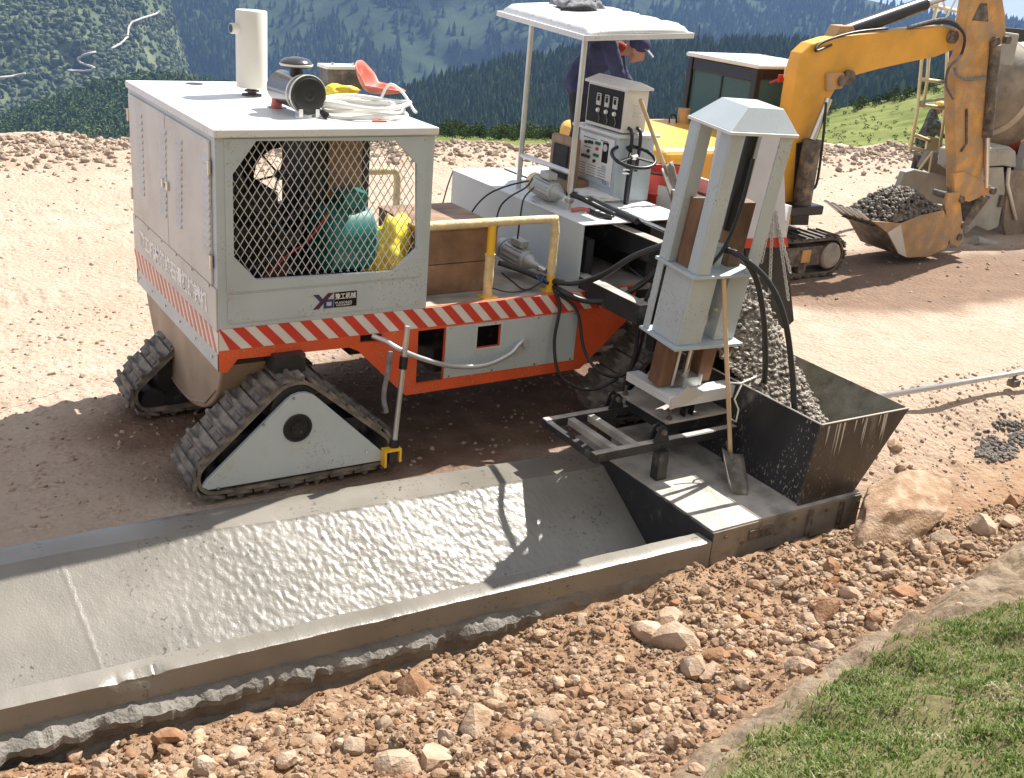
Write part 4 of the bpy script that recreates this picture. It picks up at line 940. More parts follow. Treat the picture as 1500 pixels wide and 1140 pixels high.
# ---- guard rails
def rail(y, x0, xp, x1, zt):
    r = MB().tube(smoothpath([(x0, y, zt), (x1 - .12, y, zt - .005), (x1 - .02, y, zt - .03), (x1, y, zt - .12), (x1, y, zt - .3), (x1, y, 1.42)], 5), [.037 + .005 * fbm(i * .7, y, 90) for i in range(26)], 12)
    o = r.build('guard_rail', M_['wrap'], PV, smooth=50)
    MB().cyl((xp, y, 1.29), (xp, y, zt - .02), .036, .034, 14).build('rail_post', M_['yellow'], o, smooth=40)
    MB().tube([(xp, y, 1.3 + .03 * i) for i in range(13)], [.041 + .006 * fbm(i * .9, y, 91) for i in range(13)], 12).build('rail_wrapping', M_['wrap'], o, smooth=50)
    MB().cyl((x1, y, 1.29), (x1, y, 1.43), .036, n=14).build('rail_post', M_['yellow'], o)
    for q in (x1, xp): MB().box(q - .07, q + .07, y - .06, y + .06, 1.2885, 1.30).build('rail_foot', M_['yellow'], o)
rail(7.46, 3.97, 4.59, 5.22, 1.93)
rail(9.55, 3.97, 4.35, 4.75, 1.93)

# ---- transverse carriage box
CZ = 1.862
MB().box(5.50, 5.52, 7.45, 9.8, 1.289, CZ - .012).box(6.68, 6.70, 7.9, 9.8, 1.289, CZ - .012).box(5.521, 6.679, 9.78, 9.8, 1.289, CZ - .012).build('carriage_box', M_['grey'], PV, bev=.003)
MB().box(5.495, 6.06, 7.44, 9.81, CZ - .0115, CZ).box(6.12, 6.70, 7.44, 9.81, CZ - .0115, CZ).build('carriage_cover', M_['white'], PV, bev=.002)
MB().box(5.55, 6.6, 8.3, 8.4, 1.29, 1.84).box(5.6, 5.68, 7.5, 8.29, 1.3, 1.7).box(6.3, 6.5, 7.5, 8.29, 1.3, 1.8).build('carriage_inner', M_['black'], PV)
def ybeam(pa, pb, z, w, h, y1, name, mat, bev=.003):
    a, b = pz_(*pa, z), pz_(*pb, z); xm = (a.x + b.x) / 2
    MB().box(xm - w / 2, xm + w / 2, min(a.y, b.y) , y1, z - h, z).build(name, mat, PV, bev=bev); return xm
for (pa, pb, z, hh) in (((912, 331), (985, 362), 1.76, .2), ((875, 414), (948, 446), 1.40, .17)):
    xm_ = ybeam(pa, pb, z - .006, .13, hh, 8.2, 'slide_beam', M_['black']); ybeam(pa, pb, z, .11, .0055, 7.9, 'beam_top', M_['mould'], 0)
MB().box(5.75, 6.45, 6.62, 6.72, .95, 1.75).build('slide_frame', M_['black'], PV)
for (pa, pb, z, r, nm, mt) in (((871, 293), (990, 345), 1.90, .018, 'steering_rod', M_['steel']), ((921, 388), (965, 421), 1.42, .024, 'cylinder_rod', M_['steel'])):
    a, b = pz_(*pa, z), pz_(*pb, z); MB().tube([a, b], r, 12).build(nm, mt, PV, smooth=40)
a, b = pz_(871, 293, 1.885), pz_(930, 320, 1.885); MB().tube([a + Vector((-.05, 0, 0)), b + Vector((-.05, -.1, 0))], .03, 10).build('rod_barrel', M_['blackp'], PV)

# ---- canopy
C0 = MB(); nx_, ny_ = 24, 40; vs = []
for j in range(ny_ + 1):
    for i in range(nx_ + 1):
        s_, t_ = i / nx_, j / ny_
        x = 5.66 + 1.18 * s_; y = 7.92 + 1.46 * t_
        z = 3.365 + .06 * s_ + .075 * t_ + .05 * (1 - (2 * s_ - 1) ** 2) ** .5 * .6
        rib = .012 * (1 if (t_ * 5) % 1 > .35 else 0)
        e = min(s_, 1 - s_, t_, 1 - t_)
        z += .055 * min(1, e / .05) + (rib if s_ > .06 and s_ < .94 and e > .03 else 0)
        vs.append((x, y, z))
C0.add(vs, [(j * (nx_ + 1) + i, j * (nx_ + 1) + i + 1, (j + 1) * (nx_ + 1) + i + 1, (j + 1) * (nx_ + 1) + i) for j in range(ny_) for i in range(nx_)])
cn_ = C0.build('canopy_roof', M_['white'], PV, smooth=30); sm = cn_.modifiers.new('thickness', 'SOLIDIFY'); sm.thickness = .02; sm.offset = -1
rim = MB()
cs = [(5.655, 7.915, 3.355), (6.845, 7.915, 3.415), (6.845, 9.385, 3.49), (5.655, 9.385, 3.43)]
for a, b in zip(cs, cs[1:] + cs[:1]): rim.beam(a, b, .025, .045)
rim.build('canopy_rim', M_['white'], cn_)
for (x, y, z1) in ((5.70, 7.98, 3.36), (5.70, 8.84, 3.42), (6.66, 9.2, 3.45)): MB().tube([(x, y, CZ), (x, y, z1)], .026, 12).build('canopy_post', M_['galv'], PV, smooth=40)
MB().tube([(5.70, 7.98, 2.19), (5.70, 8.84, 2.19)], .024, 12).build('canopy_brace', M_['galv'], PV, smooth=40)

# ---- control desk
N = pz_(897, 297, CZ); xN, yN = N.x, N.y; zt_ = py_(907, 198, yN).z; yFar = px_(850, 181, xN).y
zt_ = min(zt_, 2.55)
MB().box(xN, xN + .42, yN, yFar, CZ, zt_ - .03).build('control_desk', M_['grey'], PV, bev=.006)
dk_top = MB().box(xN - .04, xN + .46, yN - .03, yFar + .08, zt_ - .03, zt_).build('desk_top', M_['white'], PV, bev=.006)
pnl = MB().box(xN - .012, xN - .001, yN + .06, yFar - .04, CZ + .13, zt_ - .06).build('control_panel', M_['print'], PV, bev=.003)
H_ = zt_ - .06 - CZ - .13; Wd = yFar - .04 - yN - .06
def pp(u, v): return (yFar - .04 - Wd * u, zt_ - .06 - H_ * v)
M_BTN = pm('button_dark', (.03, .035, .03), .4)
for (u_, v_, mt) in ((.52, .16, 'green'), (.60, .16, 'green'), (.50, .42, 'green'), (.58, .42, 'green'), (.55, .28, 'red'), (.3, .18, 'black'), (.38, .18, 'black'), (.2, .2, 'black'), (.3, .38, 'black'), (.15, .5, 'black'), (.24, .5, 'black'), (.33, .5, 'black'), (.5, .55, 'black')):
    yy, zz = pp(u_, v_); MB().cyl((xN - .013, yy, zz), (xN - .03, yy, zz), .016, n=10).build('button', M_[mt] if mt != 'black' else M_BTN, pnl)
yy, zz = pp(.78, .3); MB().box(xN - .017, xN - .0125, yy - .045, yy + .045, zz - .10, zz + .09).build('speed_gauge', M_['screen'], pnl, bev=.002)
MB().lathe([(0, .034), (.004, .034)], (xN - .018, yy, zz + .04), (-1, 0, 0), 16).build('gauge_dial', M_['greyd'], pnl)
MB().box(xN - .016, xN - .0125, yy - .03, yy + .03, zz - .19, zz - .125).build('gauge_plate', M_['grey'], pnl)
for r_ in range(5):
    for c_ in range(3):
        yy, zz = pp(.12 + .3 * c_, .66 + .055 * r_); MB().box(xN - .0135, xN - .0122, yy - .07, yy + .06, zz - .003, zz + .003).build('print_line', M_['greycl'], pnl)
for (u_, v_, w_) in ((.2, .10, .05), (.4, .10, .05), (.72, .08, .06), (.25, .3, .06)):
    yy, zz = pp(u_, v_); MB().box(xN - .0135, xN - .0122, yy - w_, yy + w_, zz - .005, zz + .005).build('print_line', M_['greycl'], pnl)
bl = MB().box(xN - .0135, xN - .0125, *sorted((pp(.98, .93)[0], pp(.05, .93)[0])), zt_ - .06 - H_ * .99, zt_ - .06 - H_ * .88).build('maker_strip', M_['grey'], pnl)
text_mb('YG', .05, FACE_X(xN - .0145, pp(.84, .93)[0], pp(.84, .935)[1]), .0006, 1.2).build('lettering', M_LB, pnl)
# upper switch box with gabled lid
xU = xN + .02; ya, za = px_(862, 118, xU).y, 0; z1u = py_(910, 132, yN + .02).z; z0u = zt_ + .015
y0u, y1u = yN + .0, px_(863, 120, xU).y
ub = MB().box(xU, xU + .26, y0u, y1u, z0u, z1u).build('switch_box', M_['cream'], PV, bev=.005)
MB().prism([(xU - .03, y0u - .03, z1u), (xU + .29, y0u - .03, z1u), (xU + .29, y0u - .03, z1u + .02), (xU + .13, y0u - .03, z1u + .075), (xU - .03, y0u - .03, z1u + .02)], (0, y1u - y0u + .06, 0)).build('box_lid', M_['white'], ub, bev=.003)
MB().box(xU - .008, xU - .001, y0u + .03, y1u - .02, z0u + .03, z1u - .02).build('switch_panel', M_['screen'], ub, bev=.002)
Hu, Wu = z1u - z0u - .05, y1u - y0u - .05
for i in range(3):
    yy = y1u - .02 - Wu * (.34 + .235 * i); zz = z1u - .02 - Hu * .34
    MB().box(xU - .02, xU - .0085, yy - .034, yy + .034, zz - .055, zz + .055).build('inverter', M_['greyd'], ub, bev=.002)
    MB().box(xU - .022, xU - .0205, yy - .02, yy + .02, zz - .015, zz + .03).build('display', M_['screen'], ub)
    MB().box(xU - .022, xU - .0205, yy - .024, yy + .024, zz + .036, zz + .046).build('print_line', M_['screen'], ub)
    MB().lathe([(0, .022), (.02, .018)], (xU - .0085, yy, zz - .10), (-1, 0, 0), 14).build('knob', M_['print'], ub)
    MB().tube(smoothpath([(xU - .012, yy, zz - .125), (xU - .02, yy - .04, zz - .17), (xU - .012, yy - .02, zz - .21)]), .004, 5).build('wire', M_['greycl'], ub)
for i in range(4): MB().prism([(xU + .10, y0u - .001, z1u - .12 - i * .035), (xU + .10, y0u - .014, z1u - .125 - i * .035), (xU + .10, y0u - .001, z1u - .137 - i * .035)], (.1, 0, 0)).build('vent_louvre', M_['white'], ub)
for i in range(2): MB().tube(smoothpath([(xU + .07 + i * .1, y0u + .02, z0u + .05), (xU + .07 + i * .1, y0u - .05, z0u + .02), (xU + .07 + i * .1, y0u - .07, z0u - .1), (xU + .09 + i * .1, yN - .03, z0u - .35)]), .017, 8).build('cable', M_['hose'], PV, smooth=True)
# steering wheel
wc = py_(928, 230, yN - .17); wn = Vector((-.10, -.32, 1)).normalized(); wu = wn.orthogonal().normalized(); wv = wn.cross(wu)
sw = MB().tube([wc + (wu * math.cos(t) + wv * math.sin(t)) * .205 for t in [i * 2 * math.pi / 36 for i in range(37)]], .017, 8).build('steering_wheel', M_['blackp'], PV, smooth=True)
for i in range(3):
    t = i * 2.094 + .5; MB().beam(wc, wc + (wu * math.cos(t) + wv * math.sin(t)) * .2, .03, .014, wn).build('spoke', M_['blackp'], sw)
MB().cyl(wc - wn * .01, wc + wn * .02, .04, n=16).build('wheel_hub', M_['steel'], sw)
MB().tube(smoothpath([wc - wn * .01, wc - wn * .15, (wc.x + .03, wc.y + .07, wc.z - .35), (wc.x + .05, wc.y + .09, CZ)]), .028, 10).build('steering_column', M_['blackp'], PV, smooth=True)
for i in range(3): MB().tube([(wc.x - .06, wc.y + .06, wc.z - .09 - i * .035), (wc.x - .005, wc.y + .03, wc.z - .09 - i * .035)], .009, 6).build('column_lever', M_['steel'], PV)
# brown operator seat
sq = pz_(828, 283, CZ)
MB().box(sq.x + .02, sq.x + .10, sq.y - .05, sq.y + .36, CZ + .0, CZ + .52).build('seat_back', M_['brown'], PV, bev=.02)
MB().box(sq.x + .0, sq.x + .019, sq.y + .03, sq.y + .28, CZ + .12, CZ + .44).build('seat_pad', M_['cloth'], PV, bev=.01)
MB().box(sq.x + .1, sq.x + .45, sq.y - .05, sq.y + .36, CZ + .0, CZ + .12).build('seat_cushion', M_['brown'], PV, bev=.02)

# ---- mould, hopper
MX0 = 5.245
MB().box(MX0, MX0 + .012, 5.085, 6.83, -.8, .118).build('mould_end_plate', M_['black'], PV)
MB().box(MX0 + .0125, 6.86, 5.10, 6.9, .118, .132).build('mould_top', M_['mould'], PV, bev=.002)
M_SK = pm('skirt_smeared', (.27, .235, .195), .75, var=.3, vs=5, dirt=((.16, .12, .09), .42, 5), bump=.4, bs=40)
sk = MB().box(MX0 + .013, 6.86, 5.088, 5.112, -.16, .117).build('mould_skirt', M_SK, PV, bev=.003)
for i in range(9):
    bx = 5.38 + i * .18; MB().cyl((bx, 5.087, .06 - .09 * (i % 2)), (bx, 5.072, .06 - .09 * (i % 2)), .014, n=6).build('bolt', M_['rust'], sk)
for bb in ((5.62, 5.86, 5.07, 5.0875, -.02, .06), (6.25, 6.29, 5.06, 5.0875, -.15, .11), (6.6, 6.64, 5.06, 5.0875, -.15, .11)): MB().box(*bb).build('skirt_clamp', M_['mudsteel'], sk, bev=.003)
MB().box(6.2, 6.84, 5.12, 6.9, -.75, .117).build('mould_body', M_['black'], PV)
T = .018
def wall(name, a, b, c, d, mat=None):   # quad with thickness along its normal
    a, b, c, d = map(Vector, (a, b, c, d)); nrm = (b - a).cross(d - a).normalized() * T
    return MB().prism([a, b, c, d], nrm).build(name, mat or M_['black'], PV, bev=.002)
HN, HF = 5.13, 6.95
M_HOP = pm('hopper_black', (.020, .020, .023), .42, var=.25, vs=4, dirt=((.30, .27, .24), .27, 5), bump=.12, stretch=(1, 1, .5), splat=(.34, .31, .28))
M_HOPB = pm('hopper_brownblack', (.055, .043, .036), .4, var=.25, vs=3, dirt=((.36, .31, .27), .27, 5), bump=.12, stretch=(1, 1, .4), splat=(.38, .34, .30))
M_HOPI = pm('hopper_lining', (.17, .155, .115), .75, var=.2, vs=7, dirt=((.26, .24, .19), .42, 9), bump=.4, bs=60)
wall('hopper_side', (6.19, HN + .02, .133), (6.19, HF, .133), (6.26, HF, .82), (6.26, HN + .02, .82), M_HOP)
wall('hopper_front', (6.80, HN, .133), (6.17, HN, .133), (6.245, HN, .82), (7.275, HN, .805), M_HOPB)
wall('hopper_side', (6.80, HF, .133), (6.80, HN + .02, .133), (7.25, HN + .02, .81), (7.25, HF, .81), M_HOPI)
wall('hopper_back', (6.19, HF, .133), (6.80, HF, .133), (7.27, HF, .81), (6.24, HF, .82), M_HOPI)
dr_ = random.Random(5)
M_DRIP = pm('dried_slurry', (.50, .47, .43), .85, var=.1)
for i in range(13):   # dried slurry runs below the rim
    x = 6.32 + dr_.random() * .7; l = dr_.uniform(.05, .3); w = dr_.uniform(.004, .012)
    MB().prism([(x - w, HN - .0025, .80), (x + w, HN - .0025, .80), (x + w * .5, HN - .0025, .80 - l * .6), (x - .005, HN - .0025, .80 - l)], (0, .0015, 0)).build('slurry_run', M_DRIP, PV)
MB().tube([(6.25, HN + .0, .822), (7.27, HN + .0, .808)], .007, 6).tube([(6.25, HN, .822), (6.25, HF, .822)], .006, 6).build('hopper_rim', M_DRIP, PV)
# concrete piled in the hopper
def heap_h(x, y):
    d = ((x - 6.72) / .5) ** 2 + ((y - 6.75) / .62) ** 2
    return .50 + .30 * sst(5.4, 6.2, y) + .75 * math.exp(-d * 1.3)
def heap_ok(x, y, z):
    lo = 6.2 + .1 * (z - .13) + .03; hi = 6.80 + .665 * (min(z, .8) - .13) - .03
    return lo < x < hi and HN + .05 < y < HF - .03
pts = []; base = MB(); vs = []; n1, n2 = 26, 44
for j in range(n2 + 1):
    for i in range(n1 + 1):
        y = HN + .03 + (HF - HN - .06) * j / n2; s = i / n1; z = heap_h(6.23 + .7 * s, y)
        zz = min(z, .78); lo, hi = 6.21 + .1 * (zz - .13) + .02, 6.80 + .665 * (zz - .13) - .025
        x = lo + (hi - lo) * s; z = heap_h(x, y) - .25 * sst(6.75, 7.2, x)
        vs.append((x, y, z + .004 + .02 * fbm(x * 8, y * 8, 95)))
        if random.random() < 2: pts += [(x + random.gauss(0, .014), y + random.gauss(0, .014), z + random.uniform(-.012, .012), random.choice((.012, .018, .026, .034)) * random.uniform(.8, 1.2)) for _ in range(3)]
pts = [p for p in pts if heap_ok(p[0], p[1], min(p[2], .8)) or p[2] > .85]
base.add(vs, [(j * (n1 + 1) + i, j * (n1 + 1) + i + 1, (j + 1) * (n1 + 1) + i + 1, (j + 1) * (n1 + 1) + i) for j in range(n2) for i in range(n1)])
M_AGG = pm('wet_aggregate', (.215, .185, .15), .55, var=.45, vs=26, bump=.35, bs=60, spec=.4)
hp_ = scatter('concrete_heap', M_AGG, pts, 'wet stony concrete heaped in the black hopper', variants=10)
base.build('heap_body', M_AGG, smooth=True)
tag(bpy.data.objects['heap_body'], 'wet concrete mass in the hopper', None, None, 'stuff')

# ---- ladder frame over the mould
lf = MB()
for (y, x0, x1) in ((6.0, 4.75, 6.40), (6.69, 4.75, 5.75)): lf.box(x0, x1, y - .035, y + .035, .385, .455)
lf = lf.build('ladder_frame', M_['black'], PV, bev=.004)
for x in (4.785, 5.0, 5.2): MB().box(x - .032, x + .032, 6.036, 6.654, .392, .449).build('rung', M_['mould'] if x > 4.9 else M_['black'], lf, bev=.003)
MB().box(4.76, 6.39, 5.972, 6.03, .4555, .46).box(4.76, 5.74, 6.66, 6.72, .4555, .46).build('frame_dust', M_['mould'], lf)
for (x, y) in ((5.42, 5.97), (6.2, 5.97), (5.42, 6.72), (6.1, 6.72)): MB().box(x - .05, x + .05, y - .05, y + .04, .133, .384).build('frame_post', M_['black'], lf, bev=.004)
for (x, y) in ((5.40, 6.0), (5.46, 6.69)):
    for s in (-.03, .03): MB().prism([(x - .07, y + s, .456), (x + .09, y + s, .456), (x + .05, y + s, .57), (x + .01, y + s, .60), (x - .03, y + s, .57)], (0, .014, 0)).build('pivot_ear', M_['black'], lf)
    MB().cyl((x + .01, y - .06, .545), (x + .01, y + .08, .545), .022, n=12).build('pivot_pin', M_['mudsteel'], lf)
MB().box(5.56, 6.45, 6.1, 6.79, .525, .545).build('pivot_plate', M_['mould'], PV, bev=.003)
MB().box(5.6, 6.4, 6.15, 6.7, .42, .524).build('pivot_block', M_['black'], PV)

# ---- tower (leans towards the bank)
TW = Matrix.Translation((5.8, 6.3, .74)) @ Matrix.Rotation(R(2.6), 4, 'Y') @ Matrix.Rotation(R(5.0), 4, 'X') @ Matrix.Translation((-5.82, -6.3, -.74))
def tb(m, name, mat, par, bev=.004): return m.xf(TW).build(name, mat, par, bev=bev)
tw = tb(MB().box(5.48, 6.20, 6.08, 6.56, 1.195, 1.22), 'mould_tower', M_['grey'], PV)
tb(MB().box(5.48, 6.18, 6.08, 6.56, 1.795, 1.82), 'tower_plate', M_['grey'], tw)
for (x0, x1, y0, y1, nm) in ((5.53, 5.78, 6.13, 6.15, 0), (5.53, 5.545, 6.151, 6.46, 0), (5.50, 5.515, 6.47, 6.54, 0), (5.95, 6.17, 6.17, 6.19, 0), (6.15, 6.17, 6.191, 6.5, 0), (5.765, 5.78, 6.151, 6.32, 0), (5.95, 5.965, 6.191, 6.4, 0)):
    tb(MB().box(x0, x1, y0, y1, 1.221, 1.794), 'tower_web', M_['grey'], tw)
for (x, y, sx_, sy_) in ((5.53, 6.10, 1, 1), (6.03, 6.10, 1, 1), (5.50, 6.42, 1, 1), (6.03, 6.42, 1, 1)):
    tb(MB().box(x, x + .13, y, y + .015, 1.821, 2.91).box(x + (0 if x < 5.8 else .115), x + (.015 if x < 5.8 else .13), y + .016, y + .12, 1.821, 2.91), 'tower_leg', M_['grey'], tw)
tb(MB().box(5.48, 6.18, 6.07, 6.56, 2.911, 2.935), 'tower_cap_plate', M_['white'], tw)
cp = MB().add([(5.49, 6.08, 2.936), (6.17, 6.08, 2.936), (6.17, 6.55, 2.936), (5.49, 6.55, 2.936), (5.69, 6.17, 3.10), (6.05, 6.17, 3.10), (6.05, 6.47, 3.10), (5.69, 6.47, 3.10)],
              [(0, 1, 5, 4), (1, 2, 6, 5), (2, 3, 7, 6), (3, 0, 4, 7), (4, 5, 6, 7), (0, 3, 2, 1)])
tb(cp, 'tower_cap', M_['grey'], tw)
for x, y in ((5.645, 6.34), (6.05, 6.34)): tb(MB().box(x - .075, x + .075, y - .075, y + .075, .79, 2.35), 'guide_post', M_['rust'], tw, .008)
tb(MB().cyl((5.86, 6.3, 1.35), (5.86, 6.3, 2.0), .06, n=18), 'hydraulic_cylinder', M_['grey'], tw, 0)
tb(MB().cyl((5.86, 6.3, .86), (5.86, 6.3, 1.349), .03, n=14), 'cylinder_rod', M_['steel'], tw, 0)
tb(MB().cyl((5.86, 6.3, 1.33), (5.86, 6.3, 1.40), .072, n=18), 'cylinder_gland', M_['greyd'], tw, 0)
tb(MB().box(5.78, 5.94, 6.2, 6.36, .79, .88), 'rod_clevis', M_['galv'], tw)
tb(MB().cyl((5.70, 6.25, .8), (5.70, 6.25, 1.2), .012, n=8).cyl((5.96, 6.22, .8), (5.96, 6.22, .9), .02, n=8), 'threaded_rod', M_['galv'], tw, 0)
tb(MB().tube(smoothpath([(5.95, 6.25, 2.7), (5.9, 6.2, 2.3), (5.8, 6.17, 2.0), (5.7, 6.2, 1.83)]), .016, 8), 'cylinder_hose', M_['hose'], tw, 0)
tb(MB().cyl((5.98, 6.35, 2.1), (5.98, 6.35, 2.9), .05, n=12), 'upper_cylinder', M_['blackp'], tw, 0)
tb(MB().box(5.97, 5.99, 6.2, 6.23, 1.45, 1.49).cyl((5.93, 6.22, 1.47), (5.97, 6.22, 1.47), .013, n=8), 'brass_fitting', M_['ydull'], tw, 0)
bs = MB().box(5.55, 5.68, 6.1, 6.68, .745, .775).box(5.681, 6.46, 6.1, 6.24, .745, .775).box(5.55, 5.565, 6.1, 6.68, .70, .744).box(5.566, 6.46, 6.1, 6.115, .665, .744)
bs = bs.build('cross_beam', M_['white'], PV, bev=.003)
MB().prism([(5.56, 6.097, .665), (5.56, 6.097, .744), (5.72, 6.097, .84), (5.90, 6.097, .776), (5.74, 6.097, .70)], (0, -.012, 0)).build('gusset', M_['greyd'], bs)
for x in (5.98, 6.12, 6.26): MB().prism([(x, 6.116, .744), (x, 6.2, .744), (x, 6.116, .67)], (.012, 0, 0)).build('rib', M_['greyd'], bs)
for x in (5.82, 6.3):
    MB().box(x - .05, x - .035, 6.14, 6.2, .546, .66).box(x + .035, x + .05, 6.14, 6.2, .546, .66).cyl((x - .06, 6.17, .61), (x + .06, 6.17, .61), .016, n=10).build('lift_lug', M_['blackp'], bs)
for x, y in ((5.62, 6.15), (6.38, 6.18), (5.6, 6.72)): MB().cyl((x, y, .5455), (x, y, .63), .014, n=8).cyl((x, y, .5458), (x, y, .565), .028, n=6).build('anchor_bolt', M_['mudsteel'], bs)
MB().cyl((6.40, 6.17, .776), (6.40, 6.17, .83), .02, n=8).build('anchor_bolt', M_['mudsteel'], bs)
wl = [py_(1062, 560, 6.0), py_(1085, 562, 5.96), py_(1112, 550, 5.92)]
MB().tube(wl, .008, 6).tube([py_(1088, 560, 5.96), py_(1076, 585, 5.96), py_(1082, 600, 5.94), py_(1078, 618, 5.94), py_(1068, 612, 5.95)], .008, 6).build('wire_hook', M_['print'], bs, smooth=True)
# ---- conveyor hood with chains and rubber curtain behind the tower
cy_ = 7.0
a, b = py_(1125, 198, cy_), py_(1148, 345, cy_)
MB().prism([py_(1108, 198, cy_), py_(1147, 196, cy_), py_(1152, 350, cy_), py_(1080, 350, cy_)], (0, .5, 0)).build('conveyor_hood', M_['lilac'], PV, bev=.006)
MB().prism([py_(1085, 350, cy_ - .002), py_(1153, 348, cy_ - .002), py_(1155, 362, cy_ - .002), py_(1085, 364, cy_ - .002)], (0, .5, 0)).build('hood_edge', M_['red'], PV)
MB().prism([py_(1092, 364, cy_ + .05), py_(1152, 362, cy_ + .05), py_(1163, 470, cy_ + .05), py_(1150, 482, cy_ + .05), py_(1100, 470, cy_ + .05)], (0, .03, 0)).build('rubber_curtain', M_['rubber'], PV)
MB().box(6.9, 7.6, 7.12, 9.0, 1.8, 1.86).build('conveyor_belt', M_['rubber'], PV)
MB().box(6.88, 6.92, 7.12, 9.0, 1.70, 2.0).box(7.6, 7.64, 7.12, 9.0, 1.70, 2.0).build('conveyor_frame', M_['greyd'], PV)
chp = py_(1134, 293, cy_ - .02)
link = None
def chain(p, q, par):
    global link
    p, q = Vector(p), Vector(q); L_ = (q - p).length; n = int(L_ / .036); d = (q - p) / n
    m = MB()
    for i in range(n):
        c = p + d * (i + .5); ang = (i % 2) * math.pi / 2; dn_ = d.normalized(); s = Vector((math.cos(ang), math.sin(ang), 0)); s = (s - dn_ * s.dot(dn_)).normalized()
        m.tube([c + dn_ * .025 * math.cos(t) + s * .014 * math.sin(t) for t in [k * math.pi / 4 for k in range(9)]], .006, 5, caps=False)
    return m.build('chain', M_['chain'], par)
for (px0, q0_, px1, q1_) in ((1134, 293, 1115, 385), (1132, 310, 1127, 430), (1137, 310, 1155, 440), (1140, 330, 1158, 400)):
    chain(py_(px0, q0_, cy_ - .02), py_(px1, q1_, cy_ - .04), PV)
# ---- hydraulic hoses
def hose(name, pts, r=.022, mat='hose'):
    return MB().tube(smoothpath([py_(a, b, y) for a, b, y in pts]), r, 10).build(name, M_[mat], PV, smooth=True)
hose('hydraulic_hose', [(790, 405, 7.7), (815, 413, 7.4), (850, 414, 7.25), (885, 402, 7.0), (930, 375, 6.75), (985, 355, 6.55)], .026)
hose('hydraulic_hose', [(795, 408, 7.6), (825, 428, 7.32), (860, 441, 7.2), (905, 437, 7.0), (945, 412, 6.8), (972, 388, 6.6)], .026)
hose('hydraulic_hose', [(812, 425, 7.34), (820, 450, 7.3), (812, 500, 7.28), (818, 545, 7.2), (842, 566, 7.1), (872, 570, 7.0), (905, 555, 6.95)], .015)
hose('hydraulic_hose', [(815, 428, 7.34), (845, 455, 7.28), (855, 510, 7.2), (875, 542, 7.05), (905, 552, 6.95), (928, 535, 6.9), (940, 500, 6.8), (948, 455, 6.7)], .015)
hose('hydraulic_hose', [(975, 395, 6.62), (950, 430, 6.7), (935, 480, 6.75), (930, 520, 6.8), (905, 590, 6.85)], .018)
hose('hydraulic_hose', [(945, 545, 6.7), (925, 560, 6.8), (900, 590, 6.9), (885, 615, 6.9)], .02)
hose('hydraulic_hose', [(1058, 366, 6.1), (1085, 375, 5.95), (1108, 410, 5.9), (1119, 470, 5.9), (1121, 530, 5.92), (1119, 572, 6.0)], .024)
hose('hydraulic_hose', [(1062, 364, 6.08), (1098, 385, 5.88), (1130, 420, 5.8), (1150, 470, 5.7), (1160, 540, 5.6), (1164, 605, 5.5)], .024)
hose('power_cable', [(640, 330, 9.3), (655, 275, 9.4), (664, 250, 9.5)], .007)
hose('power_cable', [(676, 345, 8.5), (693, 308, 8.4), (715, 285, 8.35), (745, 272, 8.25), (775, 265, 8.2)], .008)
hose('power_cable', [(722, 360, 8.1), (730, 310, 8.2), (745, 290, 8.1), (770, 275, 8.1), (780, 262, 8.15)], .008)
hose('power_cable', [(758, 350, 7.9), (763, 312, 7.9), (768, 290, 7.95), (782, 275, 8.1)], .008)
hose('power_cable', [(735, 400, 7.7), (750, 412, 7.6), (770, 425, 7.5), (795, 412, 7.45)], .008)
hose('power_cable', [(715, 420, 7.5), (745, 428, 7.46), (775, 424, 7.5), (795, 410, 7.6)], .006)
hose('vibrator_shaft', [(730, 385, 7.7), (760, 395, 7.62), (785, 405, 7.55), (805, 415, 7.45)], .024)
hose('vibrator_shaft', [(830, 283, 8.0), (850, 290, 7.9), (880, 305, 7.75), (900, 315, 7.6)], .024)
MB().tube([py_(786 + i * 3, 405 + (i % 3) * 4, 7.42) for i in range(6)], .006, 5).build('cable_tie', M_['blue'], PV)
# ------------------------------------------------------------------ loose things on and around the paver
# brown timber crate on the deck
cr_ = thing('timber_crate', (4.4, 8.0, 1.289), 'brown weathered timber box standing behind the yellow rail', 'box')
for i, (z0, z1) in enumerate(((1.289, 1.545), (1.551, 1.83))):
    MB().box(4.05, 4.76, 7.64, 7.67, z0, z1).build('plank', M_['brown'], cr_, bev=.005)
    MB().box(4.05, 4.76, 8.45, 8.48, z0, z1).build('plank', M_['brown'], cr_, bev=.005)
    MB().box(4.05, 4.08, 7.671, 8.449, z0, z1).build('plank', M_['brown'], cr_, bev=.005); MB().box(4.73, 4.76, 7.671, 8.449, z0, z1).build('plank', M_['brown'], cr_, bev=.005)
for i in range(4): MB().box(4.04, 4.77, 7.63 + i * .215, 7.84 + i * .215, 1.831, 1.852).build('lid_board', M_['brown'], cr_, bev=.004)
